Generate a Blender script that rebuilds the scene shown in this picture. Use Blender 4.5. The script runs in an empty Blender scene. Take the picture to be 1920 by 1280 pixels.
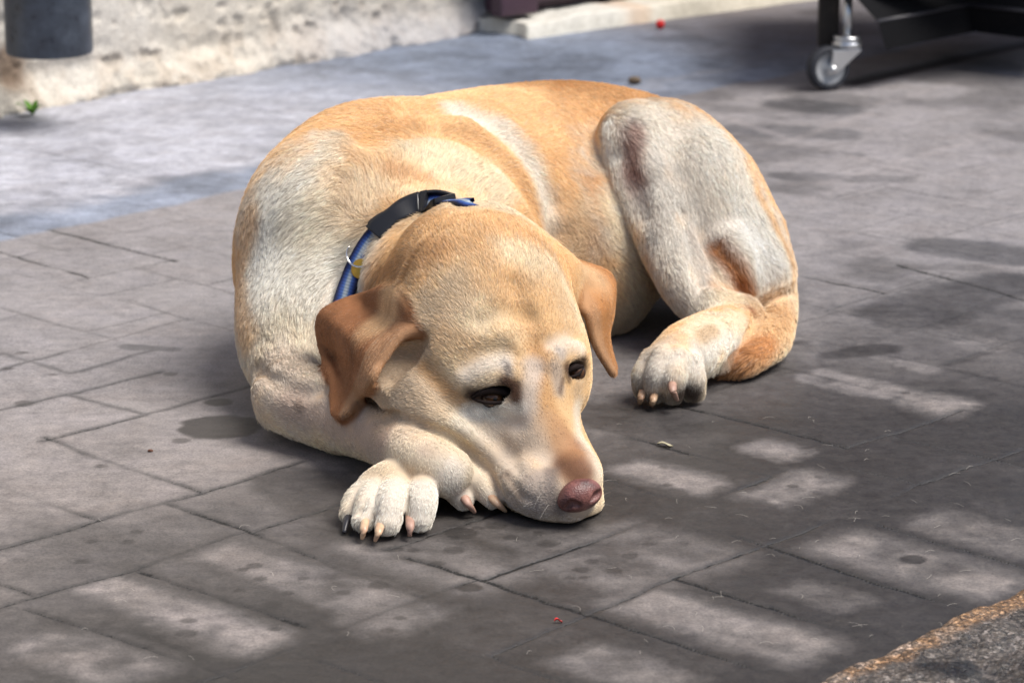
import bpy, math, random, os
import numpy as np
from mathutils import Vector, Matrix
from mathutils.bvhtree import BVHTree
C = bpy.context.scene
rng = np.random.default_rng(7)
R = math.radians

# ------------------------------------------------------------------ camera
CAM_H, PITCH, FPX = 0.908, R(15.2), 5768.0
cam_d = bpy.data.cameras.new("camera"); cam = bpy.data.objects.new("camera", cam_d)
C.collection.objects.link(cam); C.camera = cam
cam.location = (0, 0, CAM_H); cam.rotation_euler = (math.pi/2 - PITCH, 0, 0)
cam_d.sensor_width = 36; cam_d.lens = FPX/1920*36
cam_d.clip_start = 0.1; cam_d.clip_end = 500
cam_d.dof.use_dof = True; cam_d.dof.focus_distance = 2.88; cam_d.dof.aperture_fstop = 10.0

# ------------------------------------------------------------------ light
SUN_EL, SUN_AZ = R(62), R(108)      # azimuth clockwise from +Y (away from the camera), to the right
w = bpy.data.worlds.new("World"); C.world = w; w.use_nodes = True
nt = w.node_tree; bg = nt.nodes["Background"]
sky = nt.nodes.new("ShaderNodeTexSky"); sky.sky_type = 'NISHITA'; sky.sun_disc = False
sky.sun_elevation = SUN_EL; sky.sun_rotation = SUN_AZ; sky.air_density = 1.0; sky.dust_density = 3.0; sky.ozone_density = 1.0
nt.links.new(sky.outputs[0], bg.inputs[0]); bg.inputs[1].default_value = 0.078
sd = bpy.data.lights.new("sun", 'SUN'); so = bpy.data.objects.new("sun", sd); C.collection.objects.link(so)
sd.energy = 2.8; sd.angle = R(34); sd.color = (1.0, 0.96, 0.90)
sdir = Vector((math.sin(SUN_AZ)*math.cos(SUN_EL), math.cos(SUN_AZ)*math.cos(SUN_EL), math.sin(SUN_EL)))
so.rotation_euler = sdir.to_track_quat('Z', 'Y').to_euler()
C.view_settings.view_transform = 'Standard'; C.view_settings.look = 'None'
C.view_settings.exposure = 0.80; C.view_settings.gamma = 1.0

# ------------------------------------------------------------------ measuring helpers
# measured points of the place are noted as picture coordinates (1920 x 1280) plus a distance or height
CP = np.array([0, 0, CAM_H]); cs, sn = math.cos(PITCH), math.sin(PITCH)
def ray(px, py):
    xc, yc = (px-960)/FPX, (640-py)/FPX
    return np.array([xc, cs+yc*sn, -sn+yc*cs])
def PY(px, py, Y):
    d = ray(px, py); return CP + d*(Y/d[1])
def PZ(px, py, Z):
    d = ray(px, py); return CP + d*((Z-CAM_H)/d[2])
def G2(px, py):
    return PZ(px, py, 0.0)[:2]
A_ = R(42.8)
def UVof(X, Y):
    Y = Y-3; return X*math.sin(A_)+Y*math.cos(A_), -X*math.cos(A_)+Y*math.sin(A_)
def XYof(u, v):
    return u*math.sin(A_)-v*math.cos(A_), 3+u*math.cos(A_)+v*math.sin(A_)

# ------------------------------------------------------------------ implicit surface tools
class Field:
    def __init__(s, lo, hi, h):
        s.lo = np.array(lo, float); s.h = h
        s.n = np.ceil((np.array(hi)-s.lo)/h).astype(int)+1
        s.a = np.full(s.n, 0.08, np.float32)
    def win(s, lo, hi, pad):
        i0 = np.maximum(0, np.floor((np.array(lo)-pad-s.lo)/s.h).astype(int))
        i1 = np.minimum(s.n, np.ceil((np.array(hi)+pad-s.lo)/s.h).astype(int)+1)
        return i0, i1
    def grid(s, i0, i1):
        return [(s.lo[k]+s.h*np.arange(i0[k], i1[k])).astype(np.float32).reshape([-1 if j == k else 1 for j in range(3)]) for k in range(3)]
    def merge(s, i0, i1, d, k, op):
        sl = tuple(slice(i0[j], i1[j]) for j in range(3)); a = s.a[sl]
        if op == 'add':
            if k > 0:
                hh = np.maximum(k-np.abs(a-d), 0)/k; s.a[sl] = np.minimum(a, d)-hh*hh*k*0.25
            else: s.a[sl] = np.minimum(a, d)
        else:
            d = -d
            if k > 0:
                hh = np.maximum(k-np.abs(a-d), 0)/k; s.a[sl] = np.maximum(a, d)+hh*hh*k*0.25
            else: s.a[sl] = np.maximum(a, d)
    def ell(s, c, rad, rot=None, k=.02, op='add'):
        c = np.array(c, float); rad = np.array(rad, float)
        if rot is None: rot = np.eye(3)
        rot = np.array(rot, float)                       # rows are the axes of the ellipsoid
        ext = np.sqrt(((rot*rad[:, None])**2).sum(0)); pad = k+2.5*s.h
        i0, i1 = s.win(c-ext, c+ext, pad)
        if (i1 <= i0).any(): return
        x, y, z = s.grid(i0, i1); x = x-c[0]; y = y-c[1]; z = z-c[2]
        k0 = 0; k1 = 0
        for a in range(3):
            q = x*rot[a, 0]+y*rot[a, 1]+z*rot[a, 2]
            k0 = k0+(q/rad[a])**2; k1 = k1+(q/rad[a]**2)**2
        k0 = np.sqrt(k0); d = k0*(k0-1)/np.maximum(np.sqrt(k1), 1e-6)
        s.merge(i0, i1, d.astype(np.float32), k, op)
    def tube(s, pts, rs, k=.02, op='add', sub=5, flat=None):
        P, r = spline(pts, rs, sub)
        pad = k+2.5*s.h
        lo = (P-r[:, None]).min(0); hi = (P+r[:, None]).max(0)
        i0, i1 = s.win(lo, hi, pad)
        if (i1 <= i0).any(): return
        D = np.full(i1-i0, 1.0, np.float32)
        for a in range(len(P)-1):
            A, B = P[a], P[a+1]; ra, rb = r[a], r[a+1]; m = max(ra, rb)
            j0, j1 = s.win(np.minimum(A, B)-m, np.maximum(A, B)+m, pad)
            j0 = np.maximum(j0, i0); j1 = np.minimum(j1, i1)
            if (j1 <= j0).any(): continue
            x, y, z = s.grid(j0, j1); x = x-A[0]; y = y-A[1]; z = z-A[2]; ab = B-A; L = max((ab**2).sum(), 1e-12)
            t = np.clip((x*ab[0]+y*ab[1]+z*ab[2])/L, 0, 1)
            d = np.sqrt((x-t*ab[0])**2+(y-t*ab[1])**2+(z-t*ab[2])**2)-(ra+(rb-ra)*t)
            sl = tuple(slice(j0[q]-i0[q], j1[q]-i0[q]) for q in range(3))
            D[sl] = np.minimum(D[sl], d)
        s.merge(i0, i1, D, k, op)
    def sheet(s, pts, r, k=.008):
        pts = np.array(pts); r = np.broadcast_to(r, len(pts)); pad = k+2.5*s.h
        i0, i1 = s.win((pts-r[:, None]).min(0), (pts+r[:, None]).max(0), pad)
        D = np.full(i1-i0, 1.0, np.float32)
        for p, q in zip(pts, r):
            j0, j1 = s.win(p-q, p+q, pad); j0 = np.maximum(j0, i0); j1 = np.minimum(j1, i1)
            if (j1 <= j0).any(): continue
            x, y, z = s.grid(j0, j1)
            d = np.sqrt((x-p[0])**2+(y-p[1])**2+(z-p[2])**2)-q
            sl = tuple(slice(j0[a]-i0[a], j1[a]-i0[a]) for a in range(3)); D[sl] = np.minimum(D[sl], d)
        s.merge(i0, i1, D, k, 'add')
    def hit(s, px, py, deep=0.0):                        # where the line of sight meets the surface so far
        d = ray(px, py); d = d/np.linalg.norm(d); t = np.arange(2.4, 4.4, s.h*.4)
        Q = np.round((CP+d*t[:, None]-s.lo)/s.h).astype(int)
        ok = ((Q >= 0) & (Q < s.n)).all(1); v = np.full(len(t), 1.0); v[ok] = s.a[tuple(Q[ok].T)]
        i = int(np.argmax(v < 0))
        if not v[i] < 0: raise ValueError("no surface at %s %s" % (px, py))
        return CP+d*(t[i]+deep)
    def crease(s, pts, r, k, deep=0.0):
        s.tube([s.hit(p[0], p[1], deep) for p in pts], np.broadcast_to(r, len(pts)), k=k, op='sub')
    def ridge(s, pts, r, k, deep=0.0):
        s.tube([s.hit(p[0], p[1], deep) for p in pts], np.broadcast_to(r, len(pts)), k=k)
    def sub(s, lo, hi):                                  # an empty field on the same lattice
        i0 = np.maximum(0, np.round((np.array(lo)-s.lo)/s.h).astype(int)); i1 = np.minimum(s.n, np.round((np.array(hi)-s.lo)/s.h).astype(int))
        f = Field.__new__(Field); f.lo = s.lo+i0*s.h; f.h = s.h; f.n = i1-i0; f.a = np.full(f.n, 0.08, np.float32); f.off = i0
        return f
    def join(s, f, k):
        s.merge(f.off, f.off+f.n, f.a, k, 'add')
    def mesh(s, iso=0.0):                                # surface nets
        a = s.a-iso; h = s.h
        S = a < 0
        n = np.array(S.shape)-1
        c = np.zeros(n, np.uint8)
        for i in (0, 1):
            for j in (0, 1):
                for k in (0, 1): c += S[i:i+n[0], j:j+n[1], k:k+n[2]]
        act = np.argwhere((c > 0) & (c < 8))
        idx = np.full(n, -1, np.int32); idx[tuple(act.T)] = np.arange(len(act))
        acc = np.zeros((len(act), 3)); cnt = np.zeros(len(act))
        corners = [(i, j, k) for i in (0, 1) for j in (0, 1) for k in (0, 1)]
        val = {q: a[tuple((act+np.array(q)).T)] for q in corners}
        for p in corners:
            for ax in range(3):
                if p[ax] == 0:
                    q = list(p); q[ax] = 1; q = tuple(q); va, vb = val[p], val[q]
                    m = (va < 0) != (vb < 0); t = np.where(m, va/np.where(m, va-vb, 1), 0)
                    o = np.array(p, float)[None, :].repeat(len(act), 0); o[:, ax] += t
                    acc[m] += o[m]; cnt[m] += 1
        V = s.lo+h*(act+acc/cnt[:, None])
        F = []
        for ax in range(3):
            b, c2 = (ax+1) % 3, (ax+2) % 3
            sl0 = [slice(1, -1)]*3; sl1 = [slice(1, -1)]*3
            sl0[ax] = slice(0, -1); sl1[ax] = slice(1, None)
            A, B = S[tuple(sl0)], S[tuple(sl1)]
            e = np.argwhere(A != B); off = np.ones(3, int); off[ax] = 0; e = e+off
            inside = S[tuple(e.T)]
            q = []
            for db, dc in ((0, 0), (-1, 0), (-1, -1), (0, -1)):
                o = e.copy(); o[:, b] += db; o[:, c2] += dc; q.append(idx[tuple(o.T)])
            q = np.stack(q, 1); q[~inside] = q[~inside][:, ::-1]
            F.append(q)
        F = np.concatenate(F)
        F = F[(F >= 0).all(1)]
        return V, F

def spline(pts, rs, sub):
    P = np.array(pts, float); r = np.array(rs, float)
    if len(P) < 3 or sub < 2: return P, r
    Q = np.vstack([2*P[0]-P[1], P, 2*P[-1]-P[-2]]); q = np.concatenate([[r[0]], r, [r[-1]]])
    oP, orr = [], []
    for i in range(1, len(P)):
        for t in np.arange(sub)/sub:
            w = np.array([-t+2*t*t-t**3, 2-5*t*t+3*t**3, t+4*t*t-3*t**3, -t*t+t**3])/2
            oP.append(w@Q[i-1:i+3]); orr.append(q[i]*(1-t)+q[i+1]*t)
    oP.append(P[-1]); orr.append(r[-1]); return np.array(oP), np.array(orr)

def patch(rows, nu, nv):
    A = np.array(rows, float)                            # rows x cols x (position, radius)
    def up(M, n):
        m = len(M); out = []
        Q = np.concatenate([[2*M[0]-M[1]], M, [2*M[-1]-M[-2]]])
        for x in np.linspace(0, m-1-1e-6, n):
            i = int(x); t = x-i; w = np.array([-t+2*t*t-t**3, 2-5*t*t+3*t**3, t+4*t*t-3*t**3, -t*t+t**3])/2
            out.append(np.tensordot(w, Q[i:i+4], 1))
        return np.array(out)
    A = up(A, nu); A = up(A.transpose(1, 0, 2), nv)
    return A.reshape(-1, A.shape[-1])

def smooth_mesh(V, F, it, lam=.5, mask=None):
    E = np.vstack([F[:, [0, 1]], F[:, [1, 2]], F[:, [2, 3]], F[:, [3, 0]]])
    n = len(V); deg = np.bincount(E.ravel(), minlength=n)
    for _ in range(it):
        for l in (lam, -lam*1.03):
            S = np.zeros_like(V)
            for k in range(3):
                S[:, k] = np.bincount(E[:, 0], V[E[:, 1], k], n)+np.bincount(E[:, 1], V[E[:, 0], k], n)
            V = V+l*(S/deg[:, None]-V)
    return V
# ------------------------------------------------------------------ noise, meshes, materials
def vnoise(P, scale, seed=0):
    Q = np.asarray(P, float)*scale+seed*17.13; I = np.floor(Q).astype(np.int64); f = Q-I; f = f*f*(3-2*f)
    nd = Q.shape[1]; out = 0
    for c in range(2**nd):
        b = [(c >> k) & 1 for k in range(nd)]; w = 1.0; hsh = np.zeros(len(Q), np.int64)+seed*7919
        for k in range(nd):
            w = w*(f[:, k] if b[k] else 1-f[:, k]); hsh = (hsh*73856093) ^ ((I[:, k]+b[k])*(19349663+k*83492791*2+1))
        hsh = (hsh ^ (hsh >> 13))*1274126177 & 0x7fffffff
        hsh = (hsh ^ (hsh >> 15)) & 0xffff
        out = out+w*hsh/65535.0
    return out*2-1
def fbm(P, scale, oct=4, seed=0):
    s = 0; a = 1; t = 0
    for i in range(oct):
        s = s+a*vnoise(P, scale*2**i, seed+i); t += a; a *= .5
    return s/t*1.4
def sstep(a, b, x):
    t = np.clip((x-a)/(b-a), 0, 1); return t*t*(3-2*t)
def lin(*c): return tuple((v/255/12.92 if v/255 <= .04045 else ((v/255+.055)/1.055)**2.4) for v in c)

def tag(o, label=None, cat=None, group=None, kind=None):
    for k, v in (('label', label), ('category', cat), ('group', group), ('kind', kind)):
        if v: o[k] = v
    return o
def empty(name, loc):
    o = bpy.data.objects.new(name, None); o.location = loc; C.collection.objects.link(o); o.empty_display_size = .05; return o
def wloc(o):
    p = np.zeros(3)
    while o is not None: p = p+np.array(o.location); o = o.parent
    return p
def obj(name, V, F, mat=None, parent=None, smooth=True, cols=None):
    me = bpy.data.meshes.new(name); V = np.asarray(V, float)
    if parent is not None: V = V-wloc(parent)
    me.from_pydata(V.tolist(), [], [list(map(int, f)) for f in F]) if not isinstance(F, np.ndarray) else me.from_pydata(V.tolist(), [], F.tolist())
    if smooth: me.polygons.foreach_set('use_smooth', [True]*len(me.polygons))
    if mat: me.materials.append(mat)
    if cols is not None:
        for nm, c in cols.items():
            c = np.asarray(c, float)
            if c.ndim == 1:
                a = me.attributes.new(nm, 'FLOAT', 'POINT'); a.data.foreach_set('value', c)
            else:
                a = me.attributes.new(nm, 'FLOAT_COLOR', 'POINT'); a.data.foreach_set('color', np.hstack([c, np.ones((len(c), 1))]).ravel())
    o = bpy.data.objects.new(name, me); C.collection.objects.link(o)
    if parent is not None: o.parent = parent
    return o

class MB:                                                # collects simple shapes into one mesh
    def __init__(s): s.V = []; s.F = []
    def add(s, V, F):
        b = len(s.V); s.V += [tuple(map(float, v)) for v in V]; s.F += [[i+b for i in f] for f in F]; return s
    def box(s, lo, hi, M=None, bev=0.0):
        bm = __import__('bmesh').new()
        import bmesh
        bmesh.ops.create_cube(bm, size=1)
        lo = np.array(lo, float); hi = np.array(hi, float)
        for v in bm.verts: v.co = Vector((lo+hi)/2)+Vector(np.array(v.co)*(hi-lo))
        if bev > 0: bmesh.ops.bevel(bm, geom=bm.edges[:], offset=bev, segments=2, affect='EDGES', profile=.6)
        V = np.array([v.co[:] for v in bm.verts]); F = [[v.index for v in f.verts] for f in bm.faces]
        bm.free()
        if M is not None: V = V@np.array(M[0]).T+np.array(M[1])
        return s.add(V, F)
    def sweep(s, pts, rs, n=12, cap=True, sub=6, up=(0, 0, 1), flat=1.0):
        P, r = spline(pts, rs, sub); T = np.gradient(P, axis=0); T /= np.linalg.norm(T, axis=1)[:, None]+1e-9
        V = []; u = np.array(up, float)
        for p, t, q in zip(P, T, r):
            a = np.cross(t, u); a = a/np.linalg.norm(a) if np.linalg.norm(a) > 1e-3 else np.array([1, 0, 0.]); b = np.cross(t, a)
            for k in range(n):
                an = 2*math.pi*k/n; V.append(p+(a*math.cos(an)+b*math.sin(an)*flat)*q)
        F = []
        for i in range(len(P)-1):
            for k in range(n):
                F.append([i*n+k, i*n+(k+1) % n, (i+1)*n+(k+1) % n, (i+1)*n+k])
        if cap: F += [list(range(n))[::-1], [(len(P)-1)*n+k for k in range(n)]]
        return s.add(V, F)
    def lathe(s, prof, c, R3, n=48):                     # profile (radius, along axis z of R3 columns)
        V = []; F = []; m = len(prof); R3 = np.array(R3); c = np.array(c)
        for k in range(n):
            a = 2*math.pi*k/n
            for (r, z) in prof: V.append(c+R3[:, 0]*r*math.cos(a)+R3[:, 1]*r*math.sin(a)+R3[:, 2]*z)
        for k in range(n):
            for i in range(m-1):
                F.append([k*m+i, ((k+1) % n)*m+i, ((k+1) % n)*m+i+1, k*m+i+1])
        return s.add(V, F)
    def obj(s, name, mat, parent=None, smooth=True):
        o = obj(name, s.V, s.F, mat, parent, smooth); return o

class NT:
    def __init__(s, name, rough=.6, spec=.4, col=(.5, .5, .5), metal=0):
        s.m = bpy.data.materials.new(name); s.m.use_nodes = True; s.n = s.m.node_tree; s.b = s.n.nodes['Principled BSDF']
        s.b.inputs['Roughness'].default_value = rough; s.b.inputs['Specular IOR Level'].default_value = spec
        s.b.inputs['Base Color'].default_value = (*col, 1); s.b.inputs['Metallic'].default_value = metal
        s.obj = None
    def new(s, t, **kw):
        n = s.n.nodes.new(t)
        for k, v in kw.items(): setattr(n, k, v)
        return n
    def link(s, a, b): s.n.links.new(a, b)
    def coord(s):
        if s.obj is None: s.obj = s.new('ShaderNodeTexCoord').outputs['Object']
        return s.obj
    def noise(s, scale, detail=4, rough=.6, vec=None, dist=0):
        n = s.new('ShaderNodeTexNoise'); n.inputs['Scale'].default_value = scale; n.inputs['Detail'].default_value = detail
        n.inputs['Roughness'].default_value = rough; n.inputs['Distortion'].default_value = dist; s.link(vec or s.coord(), n.inputs['Vector']); return n.outputs[0]
    def ramp(s, fac, stops):
        n = s.new('ShaderNodeValToRGB'); e = n.color_ramp.elements
        while len(e) < len(stops): e.new(.5)
        for el, (p, c) in zip(e, stops): el.position = p; el.color = (*c, 1) if len(c) == 3 else c
        s.link(fac, n.inputs[0]); return n.outputs[0]
    def mix(s, fac, a, b, mode='MIX'):
        n = s.new('ShaderNodeMix', data_type='RGBA', blend_type=mode)
        for v, i in ((fac, 0), (a, 6), (b, 7)):
            if isinstance(v, (int, float)): n.inputs[i].default_value = v
            elif isinstance(v, tuple): n.inputs[i].default_value = (*v, 1)
            else: s.link(v, n.inputs[i])
        return n.outputs[2]
    def math(s, op, a, b=None, clamp=False):
        n = s.new('ShaderNodeMath', operation=op, use_clamp=clamp)
        for v, i in ((a, 0), (b, 1)):
            if v is None: continue
            if isinstance(v, (int, float)): n.inputs[i].default_value = v
            else: s.link(v, n.inputs[i])
        return n.outputs[0]
    def attr(s, name, out='Color'):
        n = s.new('ShaderNodeAttribute'); n.attribute_name = name; return n.outputs[out]
    def maprange(s, v, a, b, c=0, d=1, smooth=True):
        n = s.new('ShaderNodeMapRange', interpolation_type='SMOOTHSTEP' if smooth else 'LINEAR')
        s.link(v, n.inputs[0])
        for i, q in enumerate((a, b, c, d)): n.inputs[i+1].default_value = q
        return n.outputs[0]
    def bump(s, hgt, strength=.3, dist=.002):
        n = s.new('ShaderNodeBump'); n.inputs['Strength'].default_value = strength; n.inputs['Distance'].default_value = dist
        s.link(hgt, n.inputs['Height']); s.link(n.outputs[0], s.b.inputs['Normal']); return n
    def base(s, c): s.link(c, s.b.inputs['Base Color'])

# ------------------------------------------------------------------ ground
# joints between the paving stones, in the stones' own directions (u, v), metres
JOINTS = [[(.066, -.057), (.057, -.288)], [(.183, -.06), (.183, -.289)], [(.183, -.289), (.26, -.294), (.372, -.297)], [(.057, -.288), (.14, -.287)],
 [(.130, -.291), (.133, -.414)], [(-.102, -.291), (-.108, -.411)], [(-.108, -.411), (-.232, -.41), (-.35, -.413)], [(-.232, -.41), (-.242, -.656)],
 [(-.35, -.413), (-.353, -.546), (-.359, -.656)], [(-.108, -.411), (-.122, -.558), (-.121, -.656)], [(.010, -.414), (.003, -.656)], [(-.108, -.411), (.008, -.414), (.13, -.412)],
 [(.249, -.30), (.249, -.50)], [(.13, -.413), (.302, -.418)], [(-.055, -.05), (-.058, -.289)], [(.057, -.29), (-.102, -.291), (-.182, -.291), (-.35, -.29)],
 [(-.34, .33), (-.348, .196), (-.352, .075)], [(-.469, .33), (-.471, .084)], [(-.397, .079), (-.397, -.032), (-.413, -.161), (-.419, -.284)], [(-.60, .088), (-.472, .085), (-.397, .079), (-.344, .076), (-.22, .076)],
 [(-.40, -.044), (-.291, -.045), (-.17, -.047), (-.04, -.05)], [(-.538, -.043), (-.40, -.037)], [(-.539, -.05), (-.537, -.165), (-.534, -.284)], [(-.643, .09), (-.639, -.033)],
 [(-.70, -.03), (-.637, -.033), (-.538, -.043)], [(-.665, -.052), (-.655, -.30)], [(-.534, -.284), (-.447, -.284), (-.35, -.286)], [(-.70, -.285), (-.583, -.29), (-.534, -.284)],
 [(-.583, -.29), (-.583, -.42)], [(.251, 1.05), (.248, .80)], [(.132, 1.04), (.12, .816)], [(.10, .814), (.25, .806)], [(-.044, .80), (-.048, .565)],
 [(.08, .69), (.066, .57)], [(.196, .80), (.184, .58)], [(-.217, .313), (-.06, .313)], [(-.224, .43), (-.217, .313)], [(-.351, .322), (-.217, .313)],
 [(.721, .26), (.719, .057)], [(.845, .13), (.801, -.085)], [(-.352, -.20), (-.352, -.413)], [(-.29, -.045), (-.292, -.17)], [(-.35, -.17), (-.17, -.168), (-.058, -.17)],
 [(-.48, -.42), (-.35, -.413)], [(-.48, -.42), (-.48, -.656)], [(.06, .575), (-.22, .565)], [(-.35, .44), (-.10, .43)], [(.36, .80), (.36, .60)], [(.20, .68), (.36, .68)],
 [(.372, -.30), (.372, -.42)], [(.372, -.42), (.56, -.42)], [(.49, -.18), (.49, -.42)], [(.60, -.06), (.60, -.30)], [(.49, -.18), (.73, -.18)], [(.60, .06), (.85, .06)], [(.72, -.06), (.84, -.06)],
 [(.37, .05), (.37, -.18)], [(.25, -.06), (.37, -.06)], [(.95, .30), (.95, .06)], [(1.07, .2), (1.07, -.05)], [(.95, .18), (1.2, .18)], [(1.20, .5), (1.20, .2)], [(1.3, .7), (1.3, .4)], [(1.1, .42), (1.3, .42)],
 [(.39, 1.165), (.385, 1.05)], [(.62, 1.165), (.615, 1.05)], [(.20, 1.165), (.198, 1.05)], [(.85, 1.16), (.85, 1.05)], [(.56, 1.165), (.56, 1.73)], [(1.0, 1.16), (1.0, 1.56)]]
EXTRA = []
for k_ in range(-3, 9):                                # the ordinary courses of the paving farther off
    u_ = .07+.1195*k_
    for q_ in range(4):
        v_ = .50+.235*q_+(.1175 if k_ % 2 else 0)
        if v_ < 1.03: EXTRA.append([(u_, v_), (u_+.002, min(1.045, v_+.20))]); EXTRA.append([(u_, v_), (u_+.1195, v_-.002)])
for k_ in range(0, 11):
    u_ = .49+.1195*k_
    for q_ in range(6):
        v_ = -.42+.235*q_+(.1175 if k_ % 2 else 0)
        if v_ < 1.03: EXTRA.append([(u_, v_), (u_+.002, min(1.045, v_+.21))]); EXTRA.append([(u_, v_), (u_+.1195, v_-.002)])
STRONG = {7, 8, 9, 15, 18, 22, 40, 0, 1, 38, 39, 29, 30}
THIN = {31, 32, 33, 34, 35, 36, 45, 46, 47, 48, 49, 50, 51, 52, 53, 54, 55, 56, 57, 58, 59, 60, 61, 62, 63, 64, 65, 71, 72}
def axis_lines(segs):
    out = [segs[0][0]]
    for a, b, st0, st1 in segs:
        n = max(1, int(abs(b-a)/((st0+st1)/2))); t = np.arange(1, n+1)/n
        g = a+(b-a)*(t*(st0+(st1-st0)*t/2)/((st0+st1)/2)); out += list(g)
    return np.array(out)
def seg_dist(U, W, a, b):
    ax, ay = a; dx, dy = b[0]-ax, b[1]-ay; L = dx*dx+dy*dy
    t = np.clip(((U-ax)*dx+(W-ay)*dy)/L, 0, 1); return np.hypot(U-ax-t*dx, W-ay-t*dy), t

def build_ground():
    ys = axis_lines([(2.08, 3.5, .003, .003), (3.5, 6.2, .004, .012), (6.2, 60, .05, 8)])
    ys = np.concatenate([[-20, -5, 0, 1.5, 2.0], ys])
    xp = axis_lines([(0, .62, .003, .003), (.62, 1.35, .006, .010), (1.35, 60, .05, 8)])
    xs = np.concatenate([-xp[::-1], xp[1:]])
    X, Y = np.meshgrid(xs, ys, indexing='xy'); nx, ny = len(xs), len(ys)
    X = X.ravel(); Y = Y.ravel(); U, W = UVof(X, Y); P2 = np.stack([U, W], 1)
    near = (np.abs(X) < 1.5) & (Y > 2) & (Y < 6.5)
    # wandering joints
    wob = np.stack([fbm(P2, 14, 3, 3), fbm(P2, 14, 3, 9)], 1)*.0028+np.stack([fbm(P2, 70, 2, 5), fbm(P2, 70, 2, 6)], 1)*.0012
    Uw, Ww = U+wob[:, 0], W+wob[:, 1]
    jd = np.full(len(U), .05)
    for i, poly in enumerate(JOINTS):
        off = .0015 if i in THIN else (-.0006 if i in STRONG else .0006)
        for a, b in zip(poly[:-1], poly[1:]):
            m = (np.abs(U-(a[0]+b[0])/2) < abs(a[0]-b[0])/2+.06) & (np.abs(W-(a[1]+b[1])/2) < abs(a[1]-b[1])/2+.06) & near
            d, t = seg_dist(Uw[m], Ww[m], a, b)
            jd[m] = np.minimum(jd[m], d+off)
    for poly in EXTRA:
        a, b = poly
        m = (np.abs(U-(a[0]+b[0])/2) < abs(a[0]-b[0])/2+.03) & (np.abs(W-(a[1]+b[1])/2) < abs(a[1]-b[1])/2+.03) & near
        if m.any():
            d, t = seg_dist(Uw[m], Ww[m], a, b); jd[m] = np.minimum(jd[m], d+.0021)
    fade = fbm(P2, 6, 3, 21)                              # stretches of joint that are packed full
    jd = jd+np.clip(fade-.25, 0, 1)*.006
    # colours of the stone: damp and dry
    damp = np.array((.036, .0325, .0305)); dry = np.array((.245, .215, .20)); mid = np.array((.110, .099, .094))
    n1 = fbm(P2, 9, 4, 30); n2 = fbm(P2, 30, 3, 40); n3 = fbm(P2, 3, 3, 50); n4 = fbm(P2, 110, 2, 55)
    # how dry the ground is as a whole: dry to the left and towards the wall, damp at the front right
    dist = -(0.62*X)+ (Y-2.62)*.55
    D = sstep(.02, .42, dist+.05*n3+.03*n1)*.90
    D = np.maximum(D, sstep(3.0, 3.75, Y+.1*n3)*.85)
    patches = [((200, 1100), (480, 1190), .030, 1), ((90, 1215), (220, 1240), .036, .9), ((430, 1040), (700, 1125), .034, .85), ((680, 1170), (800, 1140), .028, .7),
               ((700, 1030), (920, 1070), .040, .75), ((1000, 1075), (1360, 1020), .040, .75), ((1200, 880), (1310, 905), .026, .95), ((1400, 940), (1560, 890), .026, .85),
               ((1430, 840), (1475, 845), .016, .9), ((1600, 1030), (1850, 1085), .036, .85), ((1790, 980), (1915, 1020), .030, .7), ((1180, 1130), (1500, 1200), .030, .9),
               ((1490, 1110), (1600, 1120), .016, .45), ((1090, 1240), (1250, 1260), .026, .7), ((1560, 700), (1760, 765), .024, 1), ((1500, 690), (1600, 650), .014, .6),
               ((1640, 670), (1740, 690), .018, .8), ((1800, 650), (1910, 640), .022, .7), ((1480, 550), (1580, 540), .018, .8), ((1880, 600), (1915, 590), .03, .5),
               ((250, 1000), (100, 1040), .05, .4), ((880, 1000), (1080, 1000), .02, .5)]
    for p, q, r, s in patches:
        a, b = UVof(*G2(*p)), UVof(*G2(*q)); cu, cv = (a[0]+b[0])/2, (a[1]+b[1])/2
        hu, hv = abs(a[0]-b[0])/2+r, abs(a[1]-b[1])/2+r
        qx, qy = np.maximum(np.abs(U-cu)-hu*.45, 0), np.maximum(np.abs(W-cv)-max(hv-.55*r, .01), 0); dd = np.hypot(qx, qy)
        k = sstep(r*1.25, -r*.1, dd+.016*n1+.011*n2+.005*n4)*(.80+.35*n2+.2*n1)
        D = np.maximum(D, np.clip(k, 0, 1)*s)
    D = D*(1-.35*sstep(.012, .0, jd)*(W < 1.05)*(Y < 3.3))
    darks = [((1640, 655), (1560, 665), .028, .9), ((1300, 655), (1500, 640), .02, .5), ((1480, 195), (1560, 205), .05, .45), ((1400, 245), (1560, 250), .05, .4), ((1560, 285), (1610, 290), .02, .35),
             ((1480, 330), (1680, 335), .03, .3), ((1760, 460), (1910, 480), .05, .45), ((1700, 590), (1900, 530), .06, .6), ((240, 650), (330, 655), .010, .35), ((700, 985), (560, 900), .05, .5), ((1100, 780), (1240, 790), .05, .6)]
    for p, q, r, s in darks:
        a, b = UVof(*G2(*p)), UVof(*G2(*q)); dd, t = seg_dist(U, W, a, b)
        D = D*(1-s*sstep(r*1.2, r*.7, dd+.012*n1))
    D = np.clip(D+.10*n1+.07*n2+.03*n4, 0, 1)
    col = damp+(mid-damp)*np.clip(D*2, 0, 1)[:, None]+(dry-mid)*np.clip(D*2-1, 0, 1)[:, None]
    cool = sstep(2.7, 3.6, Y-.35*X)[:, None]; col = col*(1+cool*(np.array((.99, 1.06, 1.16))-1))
    # dried rims and paler, bluer pavement towards the wall, sky reflection painted in
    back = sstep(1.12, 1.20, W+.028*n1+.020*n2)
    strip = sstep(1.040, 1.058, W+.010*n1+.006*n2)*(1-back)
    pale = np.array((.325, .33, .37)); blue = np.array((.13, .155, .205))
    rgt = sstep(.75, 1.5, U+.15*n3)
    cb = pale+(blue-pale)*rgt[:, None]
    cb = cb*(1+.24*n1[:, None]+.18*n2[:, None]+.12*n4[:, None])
    col = col*(1-back[:, None])+cb*back[:, None]
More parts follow.
